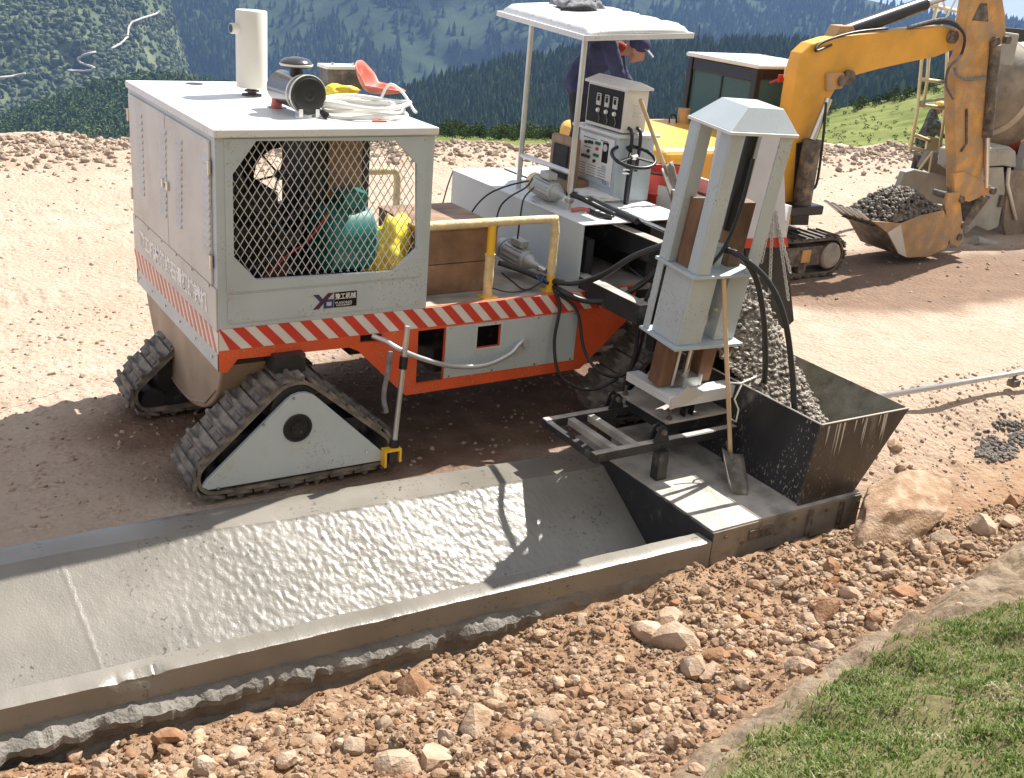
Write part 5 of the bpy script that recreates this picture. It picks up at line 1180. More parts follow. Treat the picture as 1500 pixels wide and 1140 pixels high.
# finned electric motors
def motor(p, ax, label, r=.095, L=.30, cap='ydull'):
    p = Vector(p); ax = Vector(ax).normalized(); t = thing('electric_motor', (p.x, p.y, p.z - r - .03), label, 'motor', 'vibrator motors on the paver')
    up = Vector((0, 0, 1)); sd_ = ax.cross(up).normalized(); up = sd_.cross(ax)
    MB().lathe([(-L / 2, r * .8), (-L / 2 + .01, r * .9), (L / 2 - .01, r * .9), (L / 2, r * .8)], p, ax, 24).build('motor_body', M_['alum'], t, smooth=40)
    for i in range(14):
        a = i * 2 * math.pi / 14; d = sd_ * math.cos(a) + up * math.sin(a)
        MB().beam(p - ax * L * .38 + d * r * .95, p + ax * L * .36 + d * r * .95, .008, r * .22, d).build('fin', M_['alum'], t)
    MB().lathe([(-L / 2 - .07, r * .7), (-L / 2 - .06, r * .95), (-L / 2, r * .98)], p, ax, 22).build('fan_cover', M_[cap], t, smooth=40)
    MB().lathe([(L / 2 + .001, r * .75), (L / 2 + .04, r * .7), (L / 2 + .08, r * .35), (L / 2 + .16, r * .3)], p, ax, 18).build('end_bell', M_['alum'], t, smooth=40)
    MB().cyl(p + ax * (L / 2 + .16), p + ax * (L / 2 + .25), .028, n=10).beam(p + ax * (L / 2 + .2) - sd_ * .06, p + ax * (L / 2 + .2) + sd_ * .06, .02, .02).build('coupling', M_['steel'], t)
    MB().beam(p - ax * .06 + up * (r + .03), p + ax * .08 + up * (r + .03), .1, .06).build('terminal_box', M_['alum'], t, bev=.006)
    b = p - up * (r + .022)
    MB().lathe([(0, r * 1.35), (.012, r * 1.3), (.03, r * .7), (.05, r * .5)], b, up, 24).build('base_dish', M_['alum'], t, smooth=40)
    return t
mc = pz_(800, 275, 1.99); motor((mc.x, mc.y, CZ + .125), (.05, -1, -.08), 'grey finned motor on the white carriage cover beside the canopy posts')
mc = py_(757, 370, 7.95); motor((mc.x, mc.y, 1.48), (.18, -1, -.12), 'grey finned motor lying on the deck between crate and grey box', cap='alum')
# shovel leaning on the tower, blade on the mould
def shovel(top, neck, tip, side, label, blade_mat):
    top, neck, tip = Vector(top), Vector(neck), Vector(tip); t = thing('shovel', tip, label, 'shovel')
    MB().tube(smoothpath([top, top.lerp(neck, .33) + Vector((.006, .01, 0)), top.lerp(neck, .7), neck]), .019, 10).build('handle', M_['wood'], t, smooth=True)
    d = (tip - neck).normalized(); s = Vector(side); s = (s - d * s.dot(d)).normalized(); n_ = d.cross(s)
    m = MB(); L = (tip - neck).length; vs = []
    for i in range(9):
        v = i / 8; w = .105 * (1 - .06 * v) if v < .75 else .099 * (1 - ((v - .75) / .25) ** 2 * .25)
        for j in range(7):
            q = j / 3 - 1; vs.append(neck + d * L * v + s * w * q + n_ * (.03 * q * q * (1 - .5 * v)))
    m.add(vs, [(i * 7 + j, i * 7 + j + 1, (i + 1) * 7 + j + 1, (i + 1) * 7 + j) for i in range(8) for j in range(6)])
    o = m.build('blade', blade_mat, t, smooth=True); k = o.modifiers.new('thickness', 'SOLIDIFY'); k.thickness = .006
    MB().cyl(neck - d * .12, neck + d * .08, .023, .018, 12).build('socket', blade_mat, t)
M_SHV = pm('shovel_steel_dirty', (.20, .175, .15), .6, metal=.2, var=.2, vs=10, dirt=((.42, .38, .32), .35, 12))
shovel(py_(1060, 402, 6.02), py_(1070, 664, 5.80), pz_(1082, 724, .142), (1, .2, 0), 'wooden-handled shovel leaning on the tower with its blade on the mould', M_SHV)
shovel(py_(938, 146, 8.02), py_(973, 243, 8.02), py_(992, 300, 7.95), (1, .3, .1), 'wooden-handled shovel propped blade down against the red drum', M_SHV)
# red drum
dq = py_(975, 345, 8.25)
rd = thing('red_drum', (dq.x, 8.35, 1.289), 'open red drum standing beside the control desk', 'drum')
MB().lathe([(0, .0), (0, .30), (.02, .31), (.30, .31), (.315, .322), (.33, .31), (.60, .31), (.615, .322), (.63, .31), (.80, .31), (.81, .32), (.82, .31), (.81, .295), (.05, .295), (.04, 0)], (dq.x, 8.35, 1.289), (0, 0, 1), 36).build('drum_body', M_['redbin'], rd, smooth=40)
MB().tube([(dq.x + .315 * math.cos(t), 8.35 + .315 * math.sin(t), 2.105) for t in [i * math.pi / 18 for i in range(37)]], .012, 8).build('drum_rim', M_['blackp'], rd, smooth=True)
# jacket thrown on the canopy
jm = MB(); vs = []
for j in range(19):
    for i in range(25):
        s, t = i / 24, j / 18; x = 6.05 + .42 * s; y = 8.75 + .38 * t; e = min(1, 6 * min(s, 1 - s, t, 1 - t))
        z = 3.475 + .06 * (x - 5.66) / 1.18 + .075 * (y - 7.92) / 1.46 + e ** .5 * (.05 + .06 * max(0, fbm(s * 4, t * 4, 97)) + .03 * fbm(s * 9, t * 9, 98))
        vs.append((x + .06 * fbm(t * 3, 1, 99), y + .05 * fbm(s * 3, 2, 99), z))
jm.add(vs, [(j * 25 + i, j * 25 + i + 1, (j + 1) * 25 + i + 1, (j + 1) * 25 + i) for j in range(18) for i in range(24)])
jk = thing('jacket', (6.25, 8.9, 3.48), 'crumpled dark grey jacket lying on the white canopy roof', 'jacket')
jm.build('jacket_cloth', M_['greycl'], jk, smooth=True)
MB().tube(smoothpath([(6.03, 8.72, 3.50), (6.0, 8.8, 3.52), (6.08, 8.72, 3.54), (6.2, 8.7, 3.56), (6.3, 8.72, 3.53)]), [.03] * 25, 10).build('sleeve', M_['cloth'], jk, smooth=True)
# things on the cabinet roof
RZ = 2.7225
rc = pz_(548, 172, RZ)
co = thing('hose_coil', (rc.x, rc.y, RZ), 'loose coil of white plastic hose on the cabinet roof', 'hose')
for k_, (ra, rb, ox, oy) in enumerate(((.36, .30, 0, 0), (.33, .26, .02, .03), (.30, .25, -.03, .05), (.38, .27, .0, -.02))):
    MB().tube([(rc.x - .05 + ox + ra * math.cos(t), rc.y + .12 + oy + rb * math.sin(t), RZ + .02 + .026 * k_ + .012 * math.sin(3 * t + k_)) for t in [i * 2 * math.pi / 40 for i in range(41)]], .017, 8).build('hose_loop', M_['hosew'], co, smooth=True)
MB().tube(smoothpath([(rc.x + .22, rc.y + .38, RZ + .05), (rc.x + .28, rc.y + .34, RZ + .2), (rc.x + .34, rc.y + .22, RZ + .16), (rc.x + .36, rc.y + .05, RZ + .05), (rc.x + .35, rc.y - .02, RZ + .04)]), .012, 8).build('hose_end', M_['hosew'], co, smooth=True)
# red plastic scoop: a shallow bowl with a tall rounded back and a drawn-out front lip
so_ = pz_(543, 150, RZ); vs = []
rot = Matrix.Translation((so_.x, so_.y, RZ + .075)) @ Matrix.Rotation(R(-44), 4, 'Z') @ Matrix.Rotation(R(4), 4, 'Y') @ Matrix.Scale(1.2, 4)
NR, NA = 9, 28
for j in range(NR + 1):
    for i in range(NA):
        p, a = j / NR, 2 * math.pi * i / NA; c = math.cos(a)
        lx = .17 * p * c * (1.45 if c > 0 else 1 - .35 * p * p * c * c); ly = .145 * p * math.sin(a) * (1 - .25 * max(0, c) * p)
        vs.append(rot @ Vector((lx, ly, .05 * p * p + .155 * p ** 2.0 * max(0, -c) ** .7 + .012 * p * abs(math.sin(a)))))
sc_ = MB().add(vs, [(j * NA + i, j * NA + (i + 1) % NA, (j + 1) * NA + (i + 1) % NA, (j + 1) * NA + i) for j in range(NR) for i in range(NA)])
so2 = sc_.build('plastic_scoop', M_['redplast'], smooth=True, base=(so_.x, so_.y, RZ)); k = so2.modifiers.new('thickness', 'SOLIDIFY'); k.thickness = .008
tag(so2, 'faded red plastic scoop lying on the hose coil', 'scoop')
bq = pz_(478, 124, RZ); bt = thing('battery', (bq.x, bq.y - .1, RZ), 'old dirty battery with a cream lid behind the air cleaner', 'battery')
MB().box(bq.x - .12, bq.x + .22, bq.y - .3, bq.y - .1, RZ, RZ + .17).build('battery_case', M_['mudsteel'], bt, bev=.01)
MB().box(bq.x - .13, bq.x + .23, bq.y - .31, bq.y - .09, RZ + .171, RZ + .20).build('battery_lid', M_['cream'], bt, bev=.006)
for dx in (-.05, .15): MB().cyl((bq.x + dx, bq.y - .25, RZ + .2), (bq.x + dx, bq.y - .25, RZ + .225), .014, n=10).build('terminal', M_['steel'], bt)
yp = pz_(505, 148, RZ); vs = []
yb2 = MB(); v_, f_ = rock_shape(I3, 301, .55, 0); yb2.add([(yp.x + a * .14, yp.y + .15 + b * .13, RZ + .055 + c * .06) for a, b, c in v_], [tuple(q) for q in f_])
tag(yb2.build('plastic_bag', M_['bag'], smooth=True, base=(yp.x, yp.y, RZ)), 'crumpled yellow plastic bag behind the red scoop', 'bag')
yy_ = py_(566, 318, 7.9); yb3 = MB(); v_, f_ = rock_shape(I3, 302, .6, 0); yb3.add([(yy_.x + a * .2, 7.9 + b * .16, 1.33 + .29 + c * .3) for a, b, c in v_], [tuple(q) for q in f_])
tag(yb3.build('plastic_sack', M_['bag'], smooth=True, base=(yy_.x, 7.9, 1.32)), 'bulging yellow sack inside the cabinet behind the mesh', 'sack')
for (a, b, c, d) in ((1000, 743, 1, 0),): pass
rp_ = [pz_(546, 178, RZ + .006), pz_(566, 178, RZ + .006), pz_(552, 170, RZ + .03), pz_(557, 174, RZ + .006)]
t_ = MB().beam(rp_[0], rp_[1], .02, .012).build('red_stick', M_['redbin'], base=rp_[0]); tag(t_, 'short red stick lying flat at the roof edge', 'stick', 'red sticks on the roof')
t_ = MB().beam(rp_[3], pz_(549, 168, RZ + .02), .02, .012).build('red_stick', M_['redbin'], base=rp_[3]); tag(t_, 'short red stick leaning on the white hose', 'stick', 'red sticks on the roof')
# rags and tools on the carriage cover
q = pz_(870, 292, CZ); rg = MB(); v_, f_ = rock_shape(I3, 305, .5, 0); rg.add([(q.x + .08 + a * .2, q.y + .1 + b * .28, CZ + .035 + c * .035) for a, b, c in v_], [tuple(p) for p in f_])
tag(rg.build('rag', M_['print'], smooth=True, base=(q.x, q.y, CZ)), 'crumpled white rag on the carriage cover beside the control desk', 'rag')
q = pz_(865, 312, CZ); tl = thing('pliers', (q.x, q.y, CZ), 'black and red pliers lying on the carriage cover', 'pliers')
MB().tube(smoothpath([pz_(838, 308, CZ + .02), pz_(852, 306, CZ + .03), pz_(866, 310, CZ + .02)]), .018, 8).build('jaw', M_['redplast'], tl, smooth=True)
MB().tube(smoothpath([pz_(862, 308, CZ + .02), pz_(880, 315, CZ + .025), pz_(897, 319, CZ + .02)]), .022, 8).build('handle', M_['blackp'], tl, smooth=True)

# ------------------------------------------------------------------ guide pipe ahead of the machine, string line
pz0, pz1 = pz_(1290, 581, .14), pz_(1500, 545, .14); dirp = (pz1 - pz0)
pp_ = thing('guide_pipe', (pz0.x + 1, pz0.y, 0), 'long galvanised guide pipe held just above the soil beside the hopper', 'pipe')
MB().tube([pz0 - dirp * .3, pz0 + dirp * 4], .03, 14).build('pipe_tube', M_['galv'], pp_, smooth=True)
cl = pz_(1486, 553, .10); MB().box(cl.x - .05, cl.x + .06, cl.y - .05, cl.y + .04, .0, .075).cyl((cl.x, cl.y, .0), (cl.x, cl.y, .14), .02, n=8).build('pipe_stand', M_['mudsteel'], pp_)
MB().cyl((7.2, pz0.y + .02, -.3), (7.2, pz0.y + .02, .14), .015, n=8).build('pipe_stand', M_['mudsteel'], pp_)
s0, s1 = pz_(-60, 556, .4), pz_(216, 478, .4)
sl = thing('string_line', (s0.x, s0.y, 0), 'thin yellow string line stretched over the soil behind the tank', 'string')
MB().tube([s0 - (s1 - s0) * 1.0, s1 + (s1 - s0) * .25], .0035, 5).build('string', M_['ydull'], sl)
e_ = s0 - (s1 - s0) * 1.0; MB().cyl((e_.x, e_.y, -.2), (e_.x, e_.y, .45), .01, n=8).build('stake', M_['galv'], sl)

# ------------------------------------------------------------------ people
def capsule(m, a, b, ra, rb, n=14):
    a, b = Vector(a), Vector(b); m.tube([a, b], [ra, rb], n); m.sphere(a, ra, n, 8); m.sphere(b, rb, n, 8)
def limb(m, pts, rs):
    for i in range(len(pts) - 1): capsule(m, pts[i], pts[i + 1], rs[i], rs[i + 1])
def fleshed(m, name, mat, par, vox=.016, sm=6, wr=0):
    o = m.build(name, mat, par, fix=False); r = o.modifiers.new('remesh', 'REMESH'); r.mode = 'VOXEL'; r.voxel_size = vox; r.use_smooth_shade = True
    s = o.modifiers.new('smooth', 'SMOOTH'); s.factor = .5; s.iterations = sm
    if wr:
        tx = bpy.data.textures.new('folds', 'CLOUDS'); tx.noise_scale = .12; d = o.modifiers.new('folds', 'DISPLACE'); d.texture = tx; d.strength = wr; d.mid_level = .5; d.texture_coords = 'GLOBAL'
    return o
def head(m, c, fwd, up):
    """skull, jaw, nose, ears, built round the head centre c, facing fwd"""
    c, f, u = Vector(c), Vector(fwd).normalized(), Vector(up); u = (u - f * u.dot(f)).normalized(); s = f.cross(u)
    for (a, b, cc, r) in ((0, .03, 0, .088), (.03, -.01, 0, .078), (.035, -.07, 0, .055), (-.03, .02, 0, .085), (.045, -.095, 0, .035)): m.sphere(c + f * a + u * b + s * cc, r, 14, 10)
    m.tube([c + f * .09 + u * .02, c + f * .118 + u * -.03], [.012, .017], 8); m.sphere(c + f * .115 + u * -.032, .017, 8, 6)
    for q in (-1, 1):
        m.sphere(c + s * .085 * q - f * .005 - u * .015, .024, 8, 6); m.sphere(c + f * .078 + s * .034 * q + u * .035, .018, 8, 6)
    m.tube([c + f * .093 + u * -.066 - s * .02, c + f * .093 + u * -.066 + s * .02], .010, 6)
    return c, f, u, s
def hand(m, wrist, d, pn, curl=.5):
    """palm and five separate fingers along d, palm normal pn"""
    w, d, pn = Vector(wrist), Vector(d).normalized(), Vector(pn); pn = (pn - d * pn.dot(d)).normalized(); s = d.cross(pn)
    for q in (-.022, 0, .022): capsule(m, w + s * q * .7, w + d * .075 + s * q, .017, .016, 8)
    for i, L in enumerate((.062, .074, .068, .052)):
        b = w + d * .082 + s * (-.033 + .022 * i); d2 = (d * math.cos(curl) + pn * math.sin(curl)); d3 = (d * math.cos(2 * curl) + pn * math.sin(2 * curl))
        limb(m, [b, b + d2 * L * .5, b + d2 * L * .5 + d3 * L * .5], [.0095, .0088, .0075])
    b = w + d * .025 - s * .03; limb(m, [b, b - s * .025 + d * .03 + pn * .012, b - s * .02 + d * .06 + pn * .025], [.012, .0105, .009])
M_['collar'] = pm('collar_cloth', (.30, .03, .025), .9, var=.2, vs=20, bump=.4, bs=30)
# operator: stands on the carriage behind the desk, bent forward to the right
OZ = CZ
hc = py_(932, 72, 8.95); sh = py_(884, 55, 9.0)
F = Vector((.72, -.69, 0)).normalized(); Sd = Vector((F.y, -F.x, 0))     # Sd: operator's right hand side
hip = Vector((sh.x - .02, 9.30, OZ + .98)); chest = Vector((sh.x + .06, 9.08, OZ + 1.29)); neck = Vector((hc.x - .13, hc.y + .06, hc.z + .035))
op = thing('person', (hip.x, hip.y, OZ), 'person in navy jacket, red collar and dark cap bending over the control desk', 'person')
bd = MB(); hcv, hf, hu, hs = head(bd, hc, (F.x * .8, F.y * .8, -.62), (0, 0, 1))
limb(bd, [neck - F * .1 - Vector((0, 0, .06)), hc - hf * .03 - hu * .04], [.06, .055])
shR, shL = chest + Sd * .19 + F * .09 + Vector((0, 0, .05)), chest - Sd * .19 + F * .09 + Vector((0, 0, .05))
elR, elL = Vector((shR.x + .12, shR.y - .06, shR.z - .28)), Vector((shL.x + .14, shL.y + .02, shL.z - .26))
wrR, wrL = Vector((elR.x + .12, elR.y + .03, elR.z - .2)), Vector((elL.x + .12, elL.y - .1, elL.z - .2))
bd2 = MB()
for wrs, els in ((wrR, elR), (wrL, elL)): limb(bd, [els.lerp(wrs, .5), wrs], [.034, .028]); hand(bd, wrs, (wrs - els), (-.2, 0, -1), .5)
limb(bd, [chest, neck - F * .1 - Vector((0, 0, .06))], [.10, .062]); limb(bd, [hip, chest], [.11, .1])
for (a, b) in ((shR, elR), (shL, elL)): limb(bd, [chest, a, b], [.07, .045, .036])
for (els, wrs) in ((elR, wrR), (elL, wrL)): limb(bd, [els, els.lerp(wrs, .5)], [.036, .034])
kneeR, kneeL = hip + Sd * .1 + F * .06 + Vector((0, 0, -.46)), hip - Sd * .1 + F * .04 + Vector((0, 0, -.46))
ankR, ankL = Vector((hip.x + Sd.x * .11 - .02, hip.y + Sd.y * .11, OZ + .09)), Vector((hip.x - Sd.x * .11 - .03, hip.y - Sd.y * .11, OZ + .09))
for kn, an in ((kneeR, ankR), (kneeL, ankL)): limb(bd, [hip, kn, an], [.09, .05, .035])
fleshed(bd, 'body', M_['skin'], op, .011, 3)
jk2 = MB(); limb(jk2, [hip + Vector((0, 0, -.04)), hip.lerp(chest, .5), chest], [.165, .165, .17]); limb(jk2, [chest + Sd * .1, shR], [.13, .085]); limb(jk2, [chest - Sd * .1, shL], [.13, .085])
limb(jk2, [chest, neck - F * .12 - Vector((0, 0, .07))], [.15, .085])
for a, b, c in ((shR, elR, wrR), (shL, elL, wrL)): limb(jk2, [a, b, b.lerp(c, .88)], [.088, .062, .047])
back_arm = [chest - F * .12 + Sd * .17, hip + Sd * .26 - F * .02 + Vector((0, 0, .12))]
jo = fleshed(jk2, 'jacket', M_['navy'], op, .014, 4, .05)
eb = chest + Sd * .15 - F * .02 + Vector((0, 0, .12)); MB().sphere(eb, (.04, .02, .04), 12, 8).build('chest_badge', M_['capred'], op, smooth=True)
rc_ = MB(); limb(rc_, [neck - F * .09 - Vector((0, 0, .055)), neck - F * .02 - Vector((0, 0, .03))], [.072, .060]); fleshed(rc_, 'collar', M_['collar'], op, .012, 3)
tr_ = MB()
for kn, an in ((kneeR, ankR), (kneeL, ankL)): limb(tr_, [hip, kn, an + Vector((0, 0, .0))], [.13, .085, .07])
fleshed(tr_, 'trousers', M_['cloth'], op, .018, 5, .02)
for an in (ankR, ankL): m = MB(); limb(m, [an - F * .03 + Vector((0, 0, -.03)), an + F * .16 + Vector((0, 0, -.05))], [.05, .04]); fleshed(m, 'shoe', M_['blackp'], op, .012, 3)
cpm = MB(); cpm.sphere(hc + hu * .055 - hf * .01, (.112, .112, .095), 18, 12); fleshed(cpm, 'cap', M_['navy'], op, .012, 2)
bk_ = hc + hf * .065 + hu * .062
MB().prism([bk_ - hs * .08, bk_ + hs * .08, bk_ + hs * .06 + hf * .115 - hu * .012, bk_ - hs * .06 + hf * .115 - hu * .012], hu * .014).build('cap_peak', M_['greycl'], op)

# worker beside the mixer
wf = pz_(1343, 266, 0.0); d_ = ray(1343, 266); wy = 15.3; hw = py_(1377, 150, wy); gx = py_(1340, 250, wy)
wx = gx.x; wz = 0.0
wk = thing('person', (wx, wy, 0), 'person in dark camouflage jacket, black trousers and yellow hard hat behind the mixer ladder', 'person')
hd = Vector((hw.x, wy, min(hw.z, 1.62))); hipw = Vector((wx + .05, wy, .92)); chw = Vector((wx + .22, wy - .02, 1.28)); Fw = Vector((.9, -.4, 0)).normalized(); Sw = Vector((Fw.y, -Fw.x, 0))
bd = MB(); hc2, hf2, hu2, hs2 = head(bd, hd, (.75, -.4, -.5), (0, 0, 1)); limb(bd, [hipw, chw, hd - hu2 * .1 - hf2 * .05], [.11, .1, .055])
arms = []
for q in (1, -1):
    s0_ = chw + Sw * .19 * q + Vector((0, 0, .06)); e0_ = s0_ + Fw * .14 + Vector((0, 0, -.24)); w0_ = e0_ + Fw * .22 + Vector((0, 0, -.03)); arms.append((s0_, e0_, w0_)); limb(bd, [chw, s0_, e0_, w0_], [.07, .045, .036, .028]); hand(bd, w0_, Fw, (0, 0, -1), .6)
legs = []
for q in (1, -1):
    k_ = hipw + Sw * .11 * q + Vector((.02, 0, -.45)); a_ = Vector((k_.x - .05, k_.y, .09)); legs.append((k_, a_)); limb(bd, [hipw, k_, a_], [.09, .05, .036])
fleshed(bd, 'body', M_['skin'], wk, .012, 3)
m = MB(); limb(m, [hipw, hipw.lerp(chw, .5), chw, hd - hu2 * .13 - hf2 * .07], [.165, .17, .175, .08])
for a, b, c in arms: limb(m, [chw, a, b, b.lerp(c, .9)], [.12, .085, .062, .048])
fleshed(m, 'jacket', M_['camo'], wk, .02, 5, .03)
m = MB()
for k_, a_ in legs: limb(m, [hipw, k_, a_], [.125, .085, .07])
fleshed(m, 'trousers', M_['blackp'], wk, .02, 5, .02)
for k_, a_ in legs: m = MB(); limb(m, [a_ - Vector((.03, 0, .035)), a_ + Vector((.16, -.05, -.05))], [.05, .038]); fleshed(m, 'shoe', M_['blackp'], wk, .013, 3)
MB().lathe([(.02, .15), (.035, .15), (.04, .122), (.09, .115), (.13, .08), (.148, .03), (.15, .0)], hd + hu2 * .01, hu2, 22).build('hard_hat', M_['yellow'], wk, smooth=40)

# ------------------------------------------------------------------ excavator
EX = thing('excavator', (10.6, 11.5, 0), 'yellow tracked excavator with dark cab holding a loaded bucket', 'excavator')
def hull_belt(circ, y0, y1, th, n=90):
    path = hull_path(circ, n); vs = []
    for (x, z, t) in path:
        a, b = math.sin(t), -math.cos(t); vs += [(x, y0, z), (x, y1, z), (x - a * th, y1, z - b * th), (x - a * th, y0, z - b * th)]
    return MB().add(vs, [(i * 4 + j, ((i + 1) % n) * 4 + j, ((i + 1) % n) * 4 + (j + 1) % 4, i * 4 + (j + 1) % 4) for i in range(n) for j in range(4)])
esh = None
for y0 in (10.38, 12.1):
    circ = [(9.1, .31, .26), (12.12, .31, .26)]; tr = hull_belt(circ, y0 + .02, y0 + .43, .03).build('excavator_track', M_['mudsteel'], EX)
    for (x, z, t) in hull_path(circ, 46):
        if esh is None:
            m = MB().box(-.07, .07, -.225, .225, -.025, 0).box(-.012, .012, -.225, .225, -.05, -.024); s = m.build('track_shoe', M_['mudsteel'], tr); esh = s.data
        else: s = bpy.data.objects.new('track_shoe', esh); COL.objects.link(s); s.parent = tr
        s.matrix_parent_inverse = Matrix.Identity(4); s.location = (x, y0 + .225, z); s.rotation_euler = (0, -t, 0)
    for x in (9.1, 12.12): MB().lathe([(-.2, .1), (-.19, .20), (.19, .20), (.2, .1)], (x, y0 + .22, .31), (0, 1, 0), 22).build('idler_wheel', M_['mudsteel'], tr, smooth=35)
    MB().lathe([(0, .19), (.03, .17), (.05, .08)], (12.12, y0 + .02, .31), (0, -1, 0), 20).build('wheel_disc', M_['deck'], tr, smooth=35)
    MB().box(9.2, 12.0, y0 + .05, y0 + .4, .18, .46).build('track_frame', M_['mudsteel'], tr, bev=.01)
    for i in range(5): MB().cyl((9.6 + i * .5, y0 + .04, .15), (9.6 + i * .5, y0 + .41, .15), .08, n=14).build('roller', M_['mudsteel'], tr)
    MB().box(11.55, 11.72, y0 + .03, y0 + .049, .24, .42).build('decal', M_['exyd'], tr)
MB().box(9.3, 11.9, 10.85, 12.1, .3, .62).cyl((10.5, 11.45, .62), (10.5, 11.45, .92), .5, n=28).build('undercarriage', M_['mudsteel'], EX)
hs_ = MB().prism([(8.75, 10.35, 1.05), (8.55, 10.6, 1.05), (8.45, 11.4, 1.05), (8.55, 12.3, 1.05), (8.75, 12.65, 1.05), (10.85, 12.65, 1.05), (10.85, 10.35, 1.05)], (0, 0, .85)).build('engine_hood', M_['exy'], EX, bev=.12, seg=4)
MB().box(8.7, 11.8, 10.4, 12.6, .92, 1.049).build('turntable', M_['blackp'], EX, bev=.02)
for i in range(5): MB().box(9.7, 10.4, 10.333, 10.349, 1.25 + i * .1, 1.31 + i * .1).build('grille_slot', M_['exyd'], hs_)
MB().box(9.55, 9.57, 10.338, 10.349, 1.1, 1.85).build('panel_gap', M_['blackp'], hs_)
eq = pz_(1000, 180, 1.9); MB().cyl((eq.x, eq.y, 1.88), (eq.x, eq.y, 2.10), .09, n=16).build('exhaust_stub', M_['exyd'], hs_)
MB().tube(smoothpath([(eq.x - .25, eq.y, 1.9), (eq.x - .25, eq.y, 2.0), (eq.x - .15, eq.y, 2.0), (eq.x - .12, eq.y, 1.9)]), .012, 6).build('hood_handle', M_['blackp'], hs_)
em = px_(972, 240, 8.56); MB().lathe([(0, .14), (.006, .14)], (8.43, 11.2, 1.5), (-1, 0, 0), 20).build('maker_badge', M_['white'], hs_)
# cab
cb = MB(); x0, x1, y0, y1, z0, z1 = 10.9, 12.25, 11.2, 12.65, 1.05, 2.78
for (x, y) in ((x0, y0), (x1 - .1, y0), (x0, y1 - .1), (x1 - .1, y1 - .1)): cb.box(x, x + .1, y, y + .1, z0, z1)
cb.box(x0, x1, y0, y1, z0 - .12, z0 - .001).box(x0 + .101, x1 - .101, y0 + .01, y0 + .09, z0 - .02, z0 + .75).box(x0 + .01, x0 + .09, y0 + .101, y1 - .101, z0, z0 + .85).box(x0 + .02, x0 + .09, y0 + .101, y1 - .101, z1 - .18, z1 - .001).box(x0 + .101, x1 - .101, y0 + .02, y0 + .09, z1 - .14, z1 - .001)
cb.box(x0 + .03, x0 + .07, 11.9, 11.93, z0 + .85, z1 - .18)
cb = cb.build('cab_frame', M_['blackp'], EX, bev=.03)
MB().box(x0 - .03, x1 + .05, y0 - .03, y1 + .03, z1, z1 + .06).build('cab_roof', M_['white'], cb, bev=.025)
for i in range(4): MB().box(x0 + .1, x1 - .05, y0 + .2 + i * .33, y0 + .24 + i * .33, z1 + .0605, z1 + .072).build('roof_rib', M_['white'], cb)
M_GL = bpy.data.materials.new('cab_glass'); M_GL.use_nodes = True; g_ = M_GL.node_tree; pb = g_.nodes['Principled BSDF']; pb.inputs['Base Color'].default_value = (.22, .36, .36, 1); pb.inputs['Roughness'].default_value = .05
tr2 = g_.nodes.new('ShaderNodeBsdfTransparent'); tr2.inputs[0].default_value = (.45, .60, .60, 1); ms = g_.nodes.new('ShaderNodeMixShader'); ms.inputs[0].default_value = .28
g_.links.new(tr2.outputs[0], ms.inputs[1]); g_.links.new(pb.outputs[0], ms.inputs[2]); g_.links.new(ms.outputs[0], g_.nodes['Material Output'].inputs[0])
MB().box(x0 + .05, x0 + .056, y0 + .1, y1 - .1, z0 + .85, z1 - .18).build('rear_window', M_GL, cb)
MB().box(x0 + .1, x1 - .1, y0 + .05, y0 + .056, z0 + .75, z1 - .14).build('side_window', M_GL, cb)
MB().box(x1 - .06, x1 - .054, y0 + .1, y1 - .1, z0 + .5, z1 - .05).build('front_window', M_GL, cb); MB().box(x0 + .1, x1 - .1, y1 - .06, y1 - .054, z0 + .75, z1 - .05).build('side_window', M_GL, cb)
MB().box(11.35, 11.5, 11.65, 12.15, 1.5, 2.35).sphere((11.4, 11.9, 2.42), (.06, .16, .14)).box(11.35, 11.85, 11.6, 12.2, 1.4, 1.55).build('cab_seat', M_['greycl'], cb, bev=.03)
mr_ = py_(1145, 112, 11.0); MB().box(mr_.x - .04, mr_.x + .22, 11.0, 11.03, mr_.z - .08, mr_.z + .02).tube([(mr_.x - .1, 11.1, mr_.z - .1), (mr_.x + .1, 11.02, mr_.z)], .015, 6).build('mirror_arm', M_['redbin'], cb)
MB().box(mr_.x + .02, mr_.x + .14, 10.97, 10.995, mr_.z - .02, mr_.z + .13).build('work_lamp', M_['cream'], cb, bev=.01)
MB().cyl((x0 + .05, y1 - .1, z1), (x0 + .05, y1 - .1, z1 + .45), .006, n=6).build('aerial', M_['blackp'], cb)
# boom, stick, bucket traced in their own upright plane
BY = 10.72
def side(poly, y, th): return MB().prism([py_(a, b, y) for a, b in poly], (0, th, 0))
bm_ = [(1140, 330), (1147, 260), (1153, 200), (1160, 145), (1168, 100), (1175, 78), (1190, 64), (1215, 56), (1260, 50), (1320, 44), (1380, 38), (1396, 40), (1404, 50), (1404, 62), (1396, 74), (1370, 84), (1330, 92), (1290, 101), (1260, 109), (1240, 116), (1226, 128), (1216, 146), (1208, 172), (1198, 205), (1186, 245), (1172, 330)]
side(bm_, BY, .22).build('boom', M_['exy'], EX, bev=.025, seg=3)
side([(1212, 108), (1236, 106), (1244, 118), (1234, 130), (1212, 134)], BY - .05, .40).build('boom_lug', M_['exyd'], EX, bev=.02)
def pin(a, b, r, y0=BY - .08, y1=BY + .38, mat='mudsteel'):
    p = py_(a, b, BY); return MB().cyl((p.x, y0, p.z), (p.x, y1, p.z), r, n=16).build('pin', M_[mat], EX)
pin(1392, 54, .09); pin(1228, 118, .07); pin(1240, 113, .10, BY - .07)
